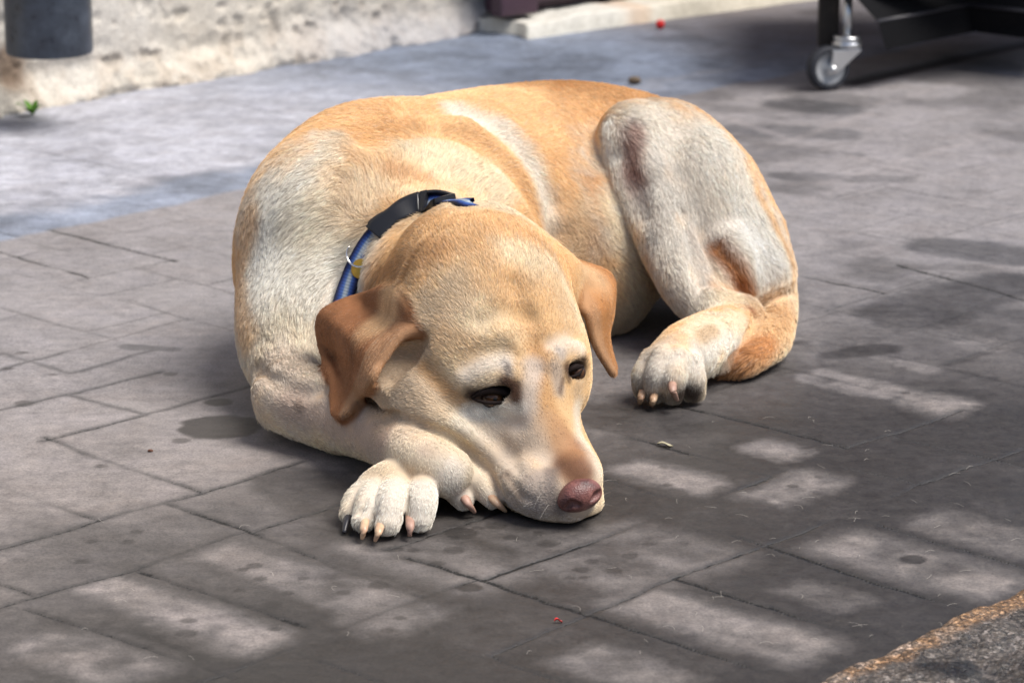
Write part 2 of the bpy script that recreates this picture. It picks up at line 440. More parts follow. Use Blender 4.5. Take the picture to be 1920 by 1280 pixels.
    cs_ = np.array((.19, .215, .27))*(1+.3*n1[:, None]+.25*n2[:, None])
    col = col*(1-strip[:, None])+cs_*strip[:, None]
    # warm brown damp ground near the cart and threshold
    br = sstep(1.65, 2.3, U+.2*n3)*sstep(.9, 1.3, W); col = col*(1-br[:, None]*.7)+np.array((.13, .105, .095))*br[:, None]*.7
    for p, q in (((1380, 252), (1600, 292)), ((1480, 264), (1625, 215)), ((1330, 305), (1480, 264)), ((1540, 345), (1700, 298)), ((1600, 292), (1760, 335)), ((1500, 380), (1600, 345)), ((1700, 300), (1880, 245)), ((1330, 212), (1480, 262)),
                 ((1840, 380), (1915, 392)), ((60, 610), (200, 560)), ((200, 640), (330, 590)), ((1650, 195), (1800, 150))):
        a, b = UVof(*G2(*p)), UVof(*G2(*q)); dd, t = seg_dist(Uw, Ww, a, b)
        k = (sstep(.016, .002, dd+.006*n1)*(.55+.3*n2))[:, None]; k = np.clip(k, 0, 1)*.55; col = col*(1-k)+np.array((.30, .275, .275))*k
    blot = sstep(.05, .55, fbm(P2*np.array([[1.0, .8]]), 7, 4, 33))*sstep(2.9, 3.5, Y)*sstep(-.2, .3, X); col = col*(1-.38*blot[:, None])
    # drops and puddle marks
    spots = [(412, 801, .041), (410, 754, .014), (47, 755, .011), (320, 700, .008), (340, 826, .009), (190, 872, .006),
             (255, 996, .006), (170, 1013, .005), (240, 1013, .006), (152, 1050, .006), (475, 1060, .008), (455, 1066, .006), (353, 1160, .007), (350, 1183, .009), (513, 1178, .005), (490, 1083, .006),
             (645, 1110, .006), (570, 1083, .005), (510, 1133, .009), (540, 1110, .006), (450, 1105, .005), (712, 1095, .010), (850, 1030, .010), (865, 998, .016), (930, 983, .010), (1010, 997, .006), (1025, 1017, .010), (960, 1005, .006),
             (895, 988, .006), (820, 1055, .007), (775, 1030, .006), (740, 1028, .008), (1090, 1065, .008), (1150, 1068, .008), (1110, 1050, .006), (1070, 1080, .005), (1180, 1040, .008), (1095, 1080, .004), (1215, 1018, .006),
             (1245, 875, .005), (1252, 907, .005), (1486, 909, .006), (1535, 893, .004), (1713, 1046, .012), (1700, 735, .005), (750, 1158, .006), (730, 1180, .007), (880, 1100, .012), (40, 660, .007), (15, 688, .006), (100, 700, .004)]
    for x, y, r in spots:
        g = UVof(*G2(x, y)); m = np.hypot(U-g[0], W-g[1]) < r*1.6
        dd = np.hypot(U[m]-g[0], W[m]-g[1])/r+.09*vnoise(P2[m], 90, 60)+.04*n1[m]
        k = sstep(1.12, .92, dd)[:, None]*(.85 if r > .011 else .55); col[m] = col[m]*(1-k)+damp*.75*k
        D[m] = D[m]*(1-k[:, 0])
    # the dark, slightly sunk line that runs past the caster
    a, b = UVof(*G2(1575, 158)), UVof(*G2(1930, 80)); dd, t = seg_dist(U, W, a, b)
    dark_line = sstep(.030, .008, dd)*sstep(0, .06, t); col = col*(1-.8*dark_line[:, None])
    # dirt line at the foot of the wall
    Zh = .0012*fbm(P2, 5, 3, 70)+.0005*n2-.0012*sstep(.004, .0005, jd)
    Zh = Zh*near-.004*dark_line
    V = np.stack([X, Y, Zh-.0008], 1)
    I = np.arange(nx*ny).reshape(ny, nx)
    F = np.stack([I[:-1, :-1], I[:-1, 1:], I[1:, 1:], I[1:, :-1]], -1).reshape(-1, 4)
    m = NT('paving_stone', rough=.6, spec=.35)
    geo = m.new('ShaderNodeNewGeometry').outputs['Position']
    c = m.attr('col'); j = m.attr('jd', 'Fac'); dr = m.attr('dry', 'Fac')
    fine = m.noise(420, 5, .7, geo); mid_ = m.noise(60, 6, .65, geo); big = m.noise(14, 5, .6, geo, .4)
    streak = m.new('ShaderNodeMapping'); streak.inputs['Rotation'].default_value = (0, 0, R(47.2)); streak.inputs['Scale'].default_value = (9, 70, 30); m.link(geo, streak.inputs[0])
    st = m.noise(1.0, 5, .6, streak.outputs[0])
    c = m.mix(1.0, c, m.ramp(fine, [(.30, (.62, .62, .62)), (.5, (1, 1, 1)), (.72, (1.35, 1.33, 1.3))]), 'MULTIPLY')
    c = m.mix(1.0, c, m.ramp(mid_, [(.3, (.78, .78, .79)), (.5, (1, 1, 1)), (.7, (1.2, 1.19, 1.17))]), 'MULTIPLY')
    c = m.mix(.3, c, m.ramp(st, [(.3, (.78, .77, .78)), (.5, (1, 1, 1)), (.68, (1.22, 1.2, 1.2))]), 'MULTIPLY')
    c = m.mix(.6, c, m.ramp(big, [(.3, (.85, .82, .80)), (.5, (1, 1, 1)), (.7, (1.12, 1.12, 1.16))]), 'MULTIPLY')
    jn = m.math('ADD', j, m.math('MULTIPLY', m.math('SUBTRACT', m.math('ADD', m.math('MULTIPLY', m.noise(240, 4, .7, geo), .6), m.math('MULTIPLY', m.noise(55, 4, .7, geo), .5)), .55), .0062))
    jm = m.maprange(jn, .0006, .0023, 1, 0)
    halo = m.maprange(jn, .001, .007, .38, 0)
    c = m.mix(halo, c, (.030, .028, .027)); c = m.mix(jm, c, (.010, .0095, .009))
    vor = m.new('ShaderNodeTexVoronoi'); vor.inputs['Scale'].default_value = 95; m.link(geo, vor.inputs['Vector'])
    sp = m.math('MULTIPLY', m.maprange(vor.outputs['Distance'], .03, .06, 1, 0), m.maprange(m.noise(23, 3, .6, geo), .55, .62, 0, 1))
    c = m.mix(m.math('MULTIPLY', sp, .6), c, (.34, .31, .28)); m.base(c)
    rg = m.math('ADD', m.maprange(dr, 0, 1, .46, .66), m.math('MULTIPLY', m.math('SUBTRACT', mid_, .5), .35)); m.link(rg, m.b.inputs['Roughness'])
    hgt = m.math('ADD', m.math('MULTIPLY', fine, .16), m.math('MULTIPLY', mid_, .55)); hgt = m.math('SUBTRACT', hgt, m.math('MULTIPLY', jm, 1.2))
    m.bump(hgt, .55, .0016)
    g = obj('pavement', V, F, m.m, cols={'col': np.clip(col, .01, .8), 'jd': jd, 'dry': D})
    tag(g, 'grey paving stones laid at an angle, damp at the front and drying in pale patches', kind='structure')
    return g
build_ground()

# frame along the stones' directions: columns u, v, z
FR = np.array([[math.sin(A_), -math.cos(A_), 0], [math.cos(A_), math.sin(A_), 0], [0, 0, 1.0]])
F0 = np.array([0, 3, 0.0])
def FW(u, v, z): return F0+FR@np.array([u, v, z], float)

# ------------------------------------------------------------------ granite kerb in the near right corner
def rough_slab(name, u0, u1, v0, v1, z1, mat, nu, nv, amp, colf=None, z0=-.06, skew=0, ragged=0):
    us = np.linspace(u0, u1, nu); vs = np.linspace(v0, v1, nv)
    Ug, Vg = np.meshgrid(us, vs, indexing='ij'); P2 = np.stack([Ug.ravel(), Vg.ravel()], 1)
    edge = np.minimum(np.minimum(P2[:, 1]-v0, v1-P2[:, 1]), .5)
    z = z1+amp*fbm(P2, 40, 4, 80)+amp*1.2*fbm(P2, 11, 3, 81)-.004*sstep(.006, 0, edge)
    rg = ragged*(fbm(P2[:, 1:]*np.array([[1.0]])@np.array([[1.0, 0]]), 9, 3, 87)+.3)*sstep(.25, 0, P2[:, 0]-u0)
    z = z-ragged*.25*sstep(.16, .0, P2[:, 0]-u0)
    W3 = (F0+np.stack([P2[:, 0]+rg, P2[:, 1]+skew*(P2[:, 0]-u0)*(v1-P2[:, 1])/(v1-v0)+.0016*fbm(P2, 35, 3, 85)*(edge < .004), z], 1)@FR.T)
    I = np.arange(nu*nv).reshape(nu, nv); F = np.stack([I[:-1, :-1], I[1:, :-1], I[1:, 1:], I[:-1, 1:]], -1).reshape(-1, 4)
    rim = np.concatenate([I[:, 0], I[-1, 1:], I[::-1, -1][1:], I[0, ::-1][1:-1]])
    low = W3[rim].copy(); low[:, 2] = z0; b = len(W3); n = len(rim); V = np.vstack([W3, low])
    S = np.array([[rim[i], b+i, b+(i+1) % n, rim[(i+1) % n]] for i in range(n)]); F = np.vstack([F, S])
    cols = None
    if colf is not None:
        c = colf(P2); cols = {'col': np.vstack([c, c[rim]])}
    return obj(name, V, F, mat, cols=cols)
def kerb_col(P2):
    n = fbm(P2, 40, 3, 90); e = -.656-P2[:, 1]+.005*n
    rust = np.array((.20, .115, .055)); gran = np.array((.088, .074, .060)); r = sstep(.030, .018, e)[:, None]
    c = gran*(1+.5*n[:, None])
    wet = sstep(.1, .5, fbm(P2, 12, 3, 95))[:, None]; c = c*(1-.5*wet); gp = UVof(*G2(1790, 1262)); pool = sstep(.05, .02, np.hypot((P2[:, 0]-gp[0]), (P2[:, 1]-gp[1])*1.6)+.02*n)[:, None]; c = c*(1-.85*pool)
    rc = rust*(1+.45*fbm(P2, 60, 3, 97)[:, None]); rc = rc*(1-.5*sstep(.05, .4, fbm(P2, 25, 3, 99)))[:, None]+np.array((.22, .19, .16))*(.5*sstep(.05, .4, fbm(P2, 25, 3, 99)))[:, None]
    return np.clip(c*(1-r)+rc*r, .01, .7)
m = NT('wet_granite', rough=.30, spec=.6)
geo = m.new('ShaderNodeNewGeometry').outputs['Position']
f1 = m.noise(330, 5, .8, geo); f2 = m.noise(130, 4, .7, geo)
vo = m.new('ShaderNodeTexVoronoi'); vo.inputs['Scale'].default_value = 420; m.link(geo, vo.inputs['Vector']); sx = m.new('ShaderNodeSeparateColor'); m.link(vo.outputs['Color'], sx.inputs[0])
vo2 = m.new('ShaderNodeTexVoronoi'); vo2.inputs['Scale'].default_value = 150; m.link(geo, vo2.inputs['Vector']); sx2 = m.new('ShaderNodeSeparateColor'); m.link(vo2.outputs['Color'], sx2.inputs[0])
c = m.mix(1, m.attr('col'), m.ramp(sx.outputs[0], [(.0, (.35, .35, .36)), (.45, (.7, .7, .72)), (.7, (1.2, 1.15, 1.1)), (.88, (1.8, 1.8, 1.9)), (1.0, (2.8, 2.9, 3.1))]), 'MULTIPLY')  # light and dark crystals, wet glints painted into the brightest
c = m.mix(.7, c, m.ramp(sx2.outputs[0], [(0, (.4, .4, .4)), (.5, (1, 1, 1)), (1, (1.7, 1.7, 1.8))]), 'MULTIPLY'); m.base(c)
m.link(m.maprange(f2, .4, .6, .10, .5), m.b.inputs['Roughness']); m.bump(m.math('ADD', m.math('MULTIPLY', sx.outputs[0], .5), f2), 1.0, .004)
k = rough_slab('kerb', -1.1, .9, -1.15, -.656, .006, m.m, 520, 130, .0032, kerb_col); tag(k, 'wet speckled granite kerb with a rusty edge in the near corner', kind='structure')

# ------------------------------------------------------------------ wall, threshold and door
def build_wall():
    us = np.concatenate([np.linspace(-3, .3, 12)[:-1], np.linspace(.3, 1.853, 330)]); zs = np.concatenate([np.linspace(-.02, .42, 120), np.linspace(.42, 2.6, 14)[1:]])
    Ug, Zg = np.meshgrid(us, zs, indexing='ij'); P = np.stack([Ug.ravel(), Zg.ravel()], 1)
    n1 = fbm(P, 9, 4, 100); n2 = fbm(P, 34, 4, 110); n3 = fbm(P, 3, 3, 120)
    lo_ = sstep(.14, .0, P[:, 1]+.03*n1)
    pits = sstep(.28, .75, n2)*sstep(.35, .02, P[:, 1]+.1*n1)
    v = 1.735-.010*n1*(.4+lo_)-.012*n2*lo_*.9+.010*pits-.028*sstep(.06, 0, P[:, 1]+.012*n1)
    # a crumbled hollow near the foot at the left, and the broken back patch under the pipe
    hol = sstep(.06, .01, np.hypot((P[:, 0]-.80)*.8, P[:, 1]-.035)); v = v+.010*hol
    v = v+.03*sstep(1.835, 1.853, P[:, 0]+.006*n2)                      # rounded end of the wall
    V = F0+np.stack([P[:, 0], v, P[:, 1]], 1)@FR.T
    nu, nz = len(us), len(zs); I = np.arange(nu*nz).reshape(nu, nz)
    F = np.stack([I[:-1, :-1], I[1:, :-1], I[1:, 1:], I[:-1, 1:]], -1).reshape(-1, 4)
    b = len(V); T = V.copy().reshape(nu, nz, 3)
    backrow = F0+np.stack([us, np.full(nu, 2.0), np.full(nu, 2.6)], 1)@FR.T
    endcol = F0+np.stack([np.full(nz, 1.862), np.full(nz, 2.0), zs], 1)@FR.T
    V = np.vstack([V, backrow, endcol])
    S1 = [[I[i, -1], I[i+1, -1], b+i+1, b+i] for i in range(nu-1)]
    S2 = [[I[-1, j], b+nu+j, b+nu+j+1, I[-1, j+1]] for j in range(nz-1)]
    F = np.vstack([F, S1, S2])
    cream = np.array((.60, .55, .47)); pale = np.array((.60, .565, .51)); tan = np.array((.42, .33, .25)); grey = np.array((.33, .33, .36))
    w1 = sstep(-.3, .5, n3+.4*n1)[:, None]; c = cream*(1-w1)+pale*w1
    w2 = (lo_*sstep(-.2, .5, n2))[:, None]; c = c*(1-.4*w2)+tan*.4*w2
    w3 = (sstep(1.1, 1.6, P[:, 0])*sstep(.10, .02, P[:, 1]+.02*n1))[:, None]; c = c*(1-.7*w3)+grey*.7*w3
    c = c*(1-.22*pits[:, None]); c = c*(1+.05*n2[:, None])
    st = sstep(.045, .012, np.abs(P[:, 0]-.735+.02*n1))*sstep(.115, .09, P[:, 1])[:]*sstep(.01, .05, P[:, 1]); c = c*(1-.7*st[:, None])+np.array((.16, .085, .04))*.7*st[:, None]
    c = np.vstack([c, np.tile(cream, (nu, 1)), np.tile(grey, (nz, 1))])
    m = NT('rough_render', rough=.9, spec=.2); geo = m.new('ShaderNodeNewGeometry').outputs['Position']
    a = m.noise(55, 6, .7, geo); bq = m.noise(260, 4, .7, geo)
    cc = m.mix(1, m.attr('col'), m.ramp(a, [(.3, (.86, .84, .82)), (.5, (1, 1, 1)), (.7, (1.08, 1.08, 1.08))]), 'MULTIPLY')
    cc = m.mix(1, cc, m.ramp(bq, [(.35, (.8, .8, .8)), (.6, (1.1, 1.1, 1.1))]), 'MULTIPLY'); m.base(cc); m.bump(m.math('ADD', a, m.math('MULTIPLY', bq, .4)), .8, .006)
    o = obj('wall', V, F, m.m, cols={'col': np.clip(c, .01, .9)})
    tag(o, 'rough cream plastered wall with a crumbling pitted foot behind the dog', 'wall')
build_wall()

def simple(name, col, rough=.6, spec=.4, metal=0, nscale=60, var=.2, bump=.2, bd=.002):
    m = NT(name, rough, spec, col, metal); n = m.noise(nscale, 5, .65)
    lo_ = tuple(x*(1-var) for x in col); hi = tuple(min(1, x*(1+var)) for x in col)
    m.base(m.ramp(n, [(.3, lo_), (.7, hi)])); 
    if bump: m.bump(n, bump, bd)
    return m.m

def sill_col(P2):
    n = fbm(P2, 14, 3, 130); c = np.array((.50, .46, .38))*(1+.12*n[:, None])
    r = sstep(.05, .012, np.abs(P2[:, 0]-2.02+.03*n))*sstep(1.50, 1.56, P2[:, 1]); c = c*(1-.6*r[:, None])+np.array((.42, .22, .08))*.6*r[:, None]
    w_ = sstep(2.15, 1.95, P2[:, 0])[:, None]; c = c*(1-.4*w_)+np.array((.60, .62, .62))*.4*w_
    return np.clip(c, .01, .9)
m = NT('worn_limestone', rough=.75, spec=.3); geo = m.new('ShaderNodeNewGeometry').outputs['Position']; a = m.noise(70, 5, .6, geo)
m.base(m.mix(1, m.attr('col'), m.ramp(a, [(.3, (.85, .84, .82)), (.6, (1.05, 1.05, 1.05))]), 'MULTIPLY')); m.bump(a, .4, .003)
o = rough_slab('threshold', 1.752, 3.6, 1.596, 1.80, .031, m.m, 300, 40, .0022, sill_col, skew=-.143, ragged=.03)
tag(o, 'long worn cream stone threshold with a rusty stain, under the dark door', 'doorstep')
door = empty('door', FW(2.7, 1.83, .05))
tag(door, 'dark purple wooden door above the cream stone threshold', 'door')
mdoor = simple('purple_paint', (.055, .030, .045), .5, .4, 0, 30, .25, .2)
dl = math.hypot(1, .143); du = (FR[:, 0]-.143*FR[:, 1])/dl; dv_ = (FR[:, 1]+.143*FR[:, 0])/dl; DFm = (np.stack([du, dv_, (0, 0, 1)], 1), FW(1.745, 1.597, 0))
mb = MB(); mb.box((.02, .085, .034), (1.8, .125, 2.1), DFm, .003); mb.obj('panel', mdoor, door, False)
mb = MB(); mb.box((.0, .052, .032), (.085, .082, 2.0), DFm, .004); mb.obj('post', mdoor, door, False)
mb = MB(); mb.box((.092, .066, .048), (1.75, .083, .16), DFm, .004); mb.obj('weather_board', mdoor, door, False)
# the wall's continuation above and beyond the door (out of frame, keeps the light honest)

# ------------------------------------------------------------------ downpipe
c0 = PY(93, 96, 4.58); pr = .0655
pipe = MB(); prof = [(pr-.005, .02), (pr-.005, 0), (pr-.002, -.002), (pr, .001), (pr, 1.9), (pr-.005, 1.9), (pr-.005, .02)]
pipe.lathe(prof, (c0[0], c0[1], c0[2]+.0), np.eye(3), 64)
m = NT('weathered_zinc', .42, .5, (.10, .115, .14), .25); n = m.noise(45, 5, .7); n2_ = m.noise(16, 4, .6)
m.base(m.ramp(m.math('ADD', m.math('MULTIPLY', n, .6), m.math('MULTIPLY', n2_, .4)), [(.35, (.022, .027, .038)), (.52, (.048, .060, .080)), (.68, (.10, .12, .15))]))
m.link(m.maprange(n, .3, .7, .25, .45), m.b.inputs['Roughness']); m.bump(n, .15, .003)
po = pipe.obj('downpipe', m.m); tag(po, 'dark grey metal downpipe ending just above the pavement in front of the wall', 'pipe')

# ------------------------------------------------------------------ weed at the wall foot
wd = empty('weed', PZ(62, 216, 0.0))
tag(wd, 'tiny green weed growing from the crack at the foot of the wall', 'weed')
ml = simple('leaf_green', (.10, .24, .02), .5, .4, 0, 60, .3, 0)
wp = np.array(wd.location)
rs_ = random.Random(5)
for i, (az, ln, el) in enumerate(((200, .030, 30), (150, .024, 45), (250, .026, 20), (60, .020, 55), (330, .022, 35), (100, .018, 20))):
    d = np.array([math.cos(R(az))*math.cos(R(el)), math.sin(R(az))*math.cos(R(el)), math.sin(R(el))]); s_ = np.cross(d, (0, 0, 1)); s_ /= np.linalg.norm(s_)
    V = []; F = []
    for j in range(7):
        t = j/6; wdt = .0065*math.sin(math.pi*min(1, t*.92+.08))**.8*(ln/.024); p = wp+d*ln*t+np.array([0, 0, .006*math.sin(t*2.4)])
        V += [p-s_*wdt+np.array([0, 0, .0015]), p, p+s_*wdt+np.array([0, 0, .0015])]
        if j: a = (j-1)*3; F += [[a, a+1, a+4, a+3], [a+1, a+2, a+5, a+4]]
    obj('leaf', V, F, ml, wd)

# ------------------------------------------------------------------ cart on casters
wy = G2(1553, 170)[1]+.01
wc = PY(1552, 127, wy); wr = wc[2]
base = empty('cart', (wc[0]+.35, wc[1]+.1, 0)); base_o = np.array(base.location)
tag(base, 'black cross shaped cart base standing on small casters at the far right', 'cart')
black = NT('black_plastic', .6, .08, (.007, .007, .008)); bn = black.noise(90, 4, .6); black.link(black.maprange(bn, .3, .7, .5, .7), black.b.inputs['Roughness']); black = black.m
chrome = NT('zinc_plated_steel', .28, .6, (.62, .63, .64), .9).m
rubber = simple('grey_rubber', (.035, .037, .045), .6, .3, 0, 80, .2, .1)
hubm = simple('grey_nylon', (.40, .41, .42), .5, .4, 0, 50, .1, .05)
legm = simple('dark_brown_paint', (.030, .024, .020), .6, .3, 0, 50, .3, .1)
def axes(zdir):
    z = np.array(zdir, float); z /= np.linalg.norm(z); x = np.cross((0, 0, 1), z); x /= np.linalg.norm(x); y = np.cross(z, x); return np.stack([x, y, z], 1)
def caster(c, yaw, swing):
    # c = wheel centre; yaw = direction of the axle; swing = direction from the wheel back to the swivel
    r = c[2]; ax = np.array([math.cos(yaw), math.sin(yaw), 0]); Rw = axes(ax); sw = np.array([math.cos(swing), math.sin(swing), 0])
    ce = bpy.data.objects.new('caster', None); C.collection.objects.link(ce); ce.parent = base; ce.location = Vector(c)-base.location
    hw = .0115
    mb = MB(); mb.lathe([(r*.74, -hw), (r*.93, -hw), (r, -hw*.55), (r, hw*.55), (r*.93, hw), (r*.74, hw), (r*.74, -hw)], c, Rw, 64); mb.obj('tyre', rubber, ce)
    mb = MB(); mb.lathe([(.0, -hw*.9), (r*.22, -hw*.9), (r*.24, -hw*.45), (r*.60, -hw*.45), (r*.66, -hw*.85), (r*.745, -hw*.85), (r*.745, hw*.85), (r*.66, hw*.85), (r*.60, hw*.45), (r*.24, hw*.45), (r*.22, hw*.9), (0, hw*.9)], c, Rw, 48); mb.obj('rim', hubm, ce)
    sv = np.array(c)+sw*r*.95; top = r*2.18; mb = MB()
    for s in (-1, 1):
        o_ = ax*s*(hw+.005); th = ax*s*.0022; z_ = np.array([0, 0, 1.0])
        q = [np.array(c)-sw*r*.22-z_*r*.20, np.array(c)+sw*r*.22-z_*r*.20, sv+sw*r*.42+z_*(top*.80-c[2]), sv-sw*r*.95+z_*(top*.80-c[2]), sv-sw*r*1.0+z_*(top*.62-c[2])]
        V = [p+o_-th for p in q]+[p+o_+th for p in q]; n = len(q)
        mb.add(V, [list(range(n))[::-1], list(range(n, 2*n))]+[[i, (i+1) % n, n+(i+1) % n, n+i] for i in range(n)])
    M = (np.stack([sw, ax, (0, 0, 1)], 1), sv*np.array([1, 1, 0]))
    mb.box((-r*.98, -(hw+.0075), top*.80-.001), (r*.44, hw+.0075, top*.80+.004), M, .001)
    mb.obj('fork', chrome, ce, False)
    mb = MB(); mb.lathe([(0, 0), (.019, 0), (.024, .004), (.024, .009), (.017, .012), (.022, .014), (.022, .019), (0, .019)], (sv[0], sv[1], top*.80+.004), np.eye(3), 32); mb.obj('swivel', chrome, ce)
    mb = MB(); mb.sweep([np.array(c)-ax*(hw+.012), np.array(c)+ax*(hw+.012)], [.0055, .0055], 12, sub=1); mb.obj('axle', chrome, ce)
    mb = MB(); mb.sweep([(sv[0], sv[1], top*.80+.022), (sv[0], sv[1], top*.80+.085)], [.007, .007], 12, sub=1); mb.obj('stem', chrome, ce)
    return sv
yaw = R(-68)
sv = caster(wc, yaw, R(22))
# the base body: two crossing trough shaped arms
arm_z0, arm_z1 = .066, .15
pA = PZ(1660, 93, arm_z0); pC = PZ(1828, 60, arm_z0); pB = PZ(1980, 80, arm_z0)
def prism(mb, low, top, z0, z1):
    n = len(low); V = [(*p[:2], z0) for p in low]+[(*p[:2], z1) for p in top]
    mb.add(V, [list(range(n))[::-1], list(range(n, 2*n))]+[[i, (i+1) % n, n+(i+1) % n, n+i] for i in range(n)])
ring = [pA[:2], pC[:2], pB[:2], pB[:2]+np.array([.14, .5]), pA[:2]+np.array([.075, .5])]
cen = np.mean(ring, 0)
def grow(p, k): return [np.array(q)+np.array([(-1 if q[0] < cen[0] else 1)*k, -k*.25 if q[1] < cen[1] else k]) for q in p]
mb = MB(); prism(mb, ring, grow(ring, .013), arm_z0, arm_z0+.044); mb.obj('lower_shell', black, base, False)
mb = MB(); prism(mb, grow(ring, .015), grow(ring, .17), arm_z0+.0465, arm_z0+.21); mb.obj('upper_shell', black, base, False)
edge_m = NT('highlight_edge', .35, .5, (.045, .043, .05)).m  # paler strip added as a painted highlight along the shell's crease
mb = MB(); g1 = grow(ring, .0152)
mb.sweep([(*q, arm_z0+.0455) for q in (g1[0], g1[1])], [.0028, .0028], 8, sub=1); mb.sweep([(*q, arm_z0+.0455) for q in (g1[1], g1[2])], [.0028, .0028], 8, sub=1); mb.obj('rim_highlight', edge_m, base)
# leg bracket over the caster
lt = PY(1550, -60, wc[1]+.06); lb = PY(1552, 88, wc[1]+.06)
mb = MB(); mb.box((-.017, -.012, 0), (.017, .012, .21), (np.eye(3), lb), .004); mb.obj('leg', legm, base, False)
mb = MB(); mb.box((-.02, -.02, 0), (.25, .02, .006), (np.stack([(math.cos(.35), math.sin(.35), 0), (-math.sin(.35), math.cos(.35), 0), (0, 0, 1)], 1), (sv[0], sv[1], .15)), .002); mb.obj('mounting_plate', black, base, False)
for (x, y) in ((1905, 20),):
    g = PZ(x, y+60, 0); caster(np.array([g[0]+.25, g[1]+.45, wr]), R(-50), R(40))

# ------------------------------------------------------------------ small things on the pavement
def blob(name, p, rad, mat, label, cat, squash=.5, seed=1, group=None):
    bm = __import__('bmesh').new(); import bmesh
    bmesh.ops.create_icosphere(bm, subdivisions=3, radius=1)
    V = np.array([v.co[:] for v in bm.verts]); F = [[v.index for v in f.verts] for f in bm.faces]; bm.free()
    V = V*(1+.18*vnoise(V, 1.6, seed)[:, None]); V = V*np.array([rad, rad*.8, rad*squash]); V[:, 2] -= V[:, 2].min(); V = V+np.array([p[0], p[1], -.001])
    o = obj(name, V, F, mat); tag(o, label, cat, group); return o
red = simple('red_berry', (.55, .012, .012), .35, .5, 0, 60, .15, 0)
blob('berry', PZ(1238, 54, 0), .0085, red, 'small round red berry lying at the foot of the cream threshold', 'berry', .95, 2)
blob('pebble', PZ(1190, 158, 0), .011, simple('brown_pebble', (.12, .085, .055), .8), 'small brown pebble on the pavement behind the dog', 'pebble', .6, 4)
blob('seed', PZ(282, 845, 0), .0028, simple('brown_seed', (.12, .05, .03), .7), 'tiny brown seed on the pavement below the oval wet mark', 'seed', .5, 6)
def petal(name, p, ln, wd_, az, mat, label, cat):
    d = np.array([math.cos(az), math.sin(az), 0]); s_ = np.array([-d[1], d[0], 0]); V = []; F = []
    for j in range(9):
        t = j/8; w_ = wd_*math.sin(math.pi*(t*.9+.06))**.7*(1+.3*math.sin(t*9)); z = .0012+.0015*math.sin(t*5)
        V += [np.array([p[0], p[1], 0])+d*ln*(t-.5)-s_*w_+np.array([0, 0, z+.001]), np.array([p[0], p[1], 0])+d*ln*(t-.5)+np.array([0, 0, z-.0008]), np.array([p[0], p[1], 0])+d*ln*(t-.5)+s_*w_+np.array([0, 0, z+.0006])]
        if j: a = (j-1)*3; F += [[a, a+1, a+4, a+3], [a+1, a+2, a+5, a+4]]
    o = obj(name, V, F, mat); tag(o, label, cat)
petal('leaf_scrap', PZ(1247, 835, 0), .016, .0035, R(-12), simple('dry_leaf', (.40, .36, .24), .7), 'dry pale leaf scrap lying in the joint right of the dog\'s head', 'leaf')
petal('petal', PZ(1047, 1165, 0), .007, .002, R(10), red, 'tiny red petal on the near paving stones', 'petal')

def hair_obj(name, P, rad, col, mat, parent=None):       # P: n x k x 3, rad: n x k, col: n x 3
    n, k = P.shape[:2]; hc = bpy.data.hair_curves.new(name); hc.add_curves([k]*n)
    if parent is not None: P = P-wloc(parent)
    hc.attributes['position'].data.foreach_set('vector', np.ascontiguousarray(P, np.float32).ravel())
    a = hc.attributes.get('radius') or hc.attributes.new('radius', 'FLOAT', 'POINT'); a.data.foreach_set('value', np.ascontiguousarray(rad, np.float32).ravel())
    a = hc.attributes.new('col', 'FLOAT_COLOR', 'CURVE'); a.data.foreach_set('color', np.hstack([col, np.ones((n, 1))]).astype(np.float32).ravel())
    hc.materials.append(mat); o = bpy.data.objects.new(name, hc); C.collection.objects.link(o)
    if parent is not None: o.parent = parent
    return o
def hair_mat(name, rough=.45, spec=.25):
    m = NT(name, rough, spec); m.base(m.attr('col')); return m.m
# shed hairs lying about
nh = 84; t = np.linspace(0, 1, 7); PX = np.concatenate([rng.uniform(1150, 1900, 64), rng.uniform(50, 1100, 20)]); PYs = np.concatenate([rng.uniform(780, 1230, 64), rng.uniform(900, 1250, 20)])
HPs = []
for i in range(nh):
    g = G2(PX[i], PYs[i]); a = rng.uniform(0, 6.28); L = rng.uniform(.006, .018); cv = rng.normal(0, 1.1)
    ang = a+cv*t; x = np.cumsum(np.cos(ang))*L/7; y = np.cumsum(np.sin(ang))*L/7
    HPs.append(np.stack([g[0]+x, g[1]+y, .0008+.0010*np.sin(t*3.1)], 1))
sh = hair_obj('shed_hair', np.array(HPs), np.full((nh, 7), .00009), np.tile(np.array([[.5, .46, .40]]), (nh, 1)), hair_mat('shed_hair'))
tag(sh, 'pale shed dog hairs scattered over the paving stones', 'hair', kind='stuff')
# ------------------------------------------------------------------ the dog's shape
# head frame: r = towards the picture's right ear, f = along the muzzle to the nose, u = out of the forehead
HO = PY(1000, 700, 2.765)
Hf = np.array([.376, -.464, -.80]); Hf /= np.linalg.norm(Hf)
Hr = np.array([.867, .478, .131]); Hr -= Hf*(Hr@Hf); Hr /= np.linalg.norm(Hr)
Hu = np.cross(Hf, Hr)*-1.0
Hu = Hu if Hu[2] > 0 else -Hu
HR = np.array([Hr, Hf, Hu])
def HL(r, f, u): return HO+Hr*r+Hf*f+Hu*u
def HP(px, py, u):
    d = ray(px, py); t = ((HO+Hu*u-CP)@Hu)/(d@Hu); return CP+d*t

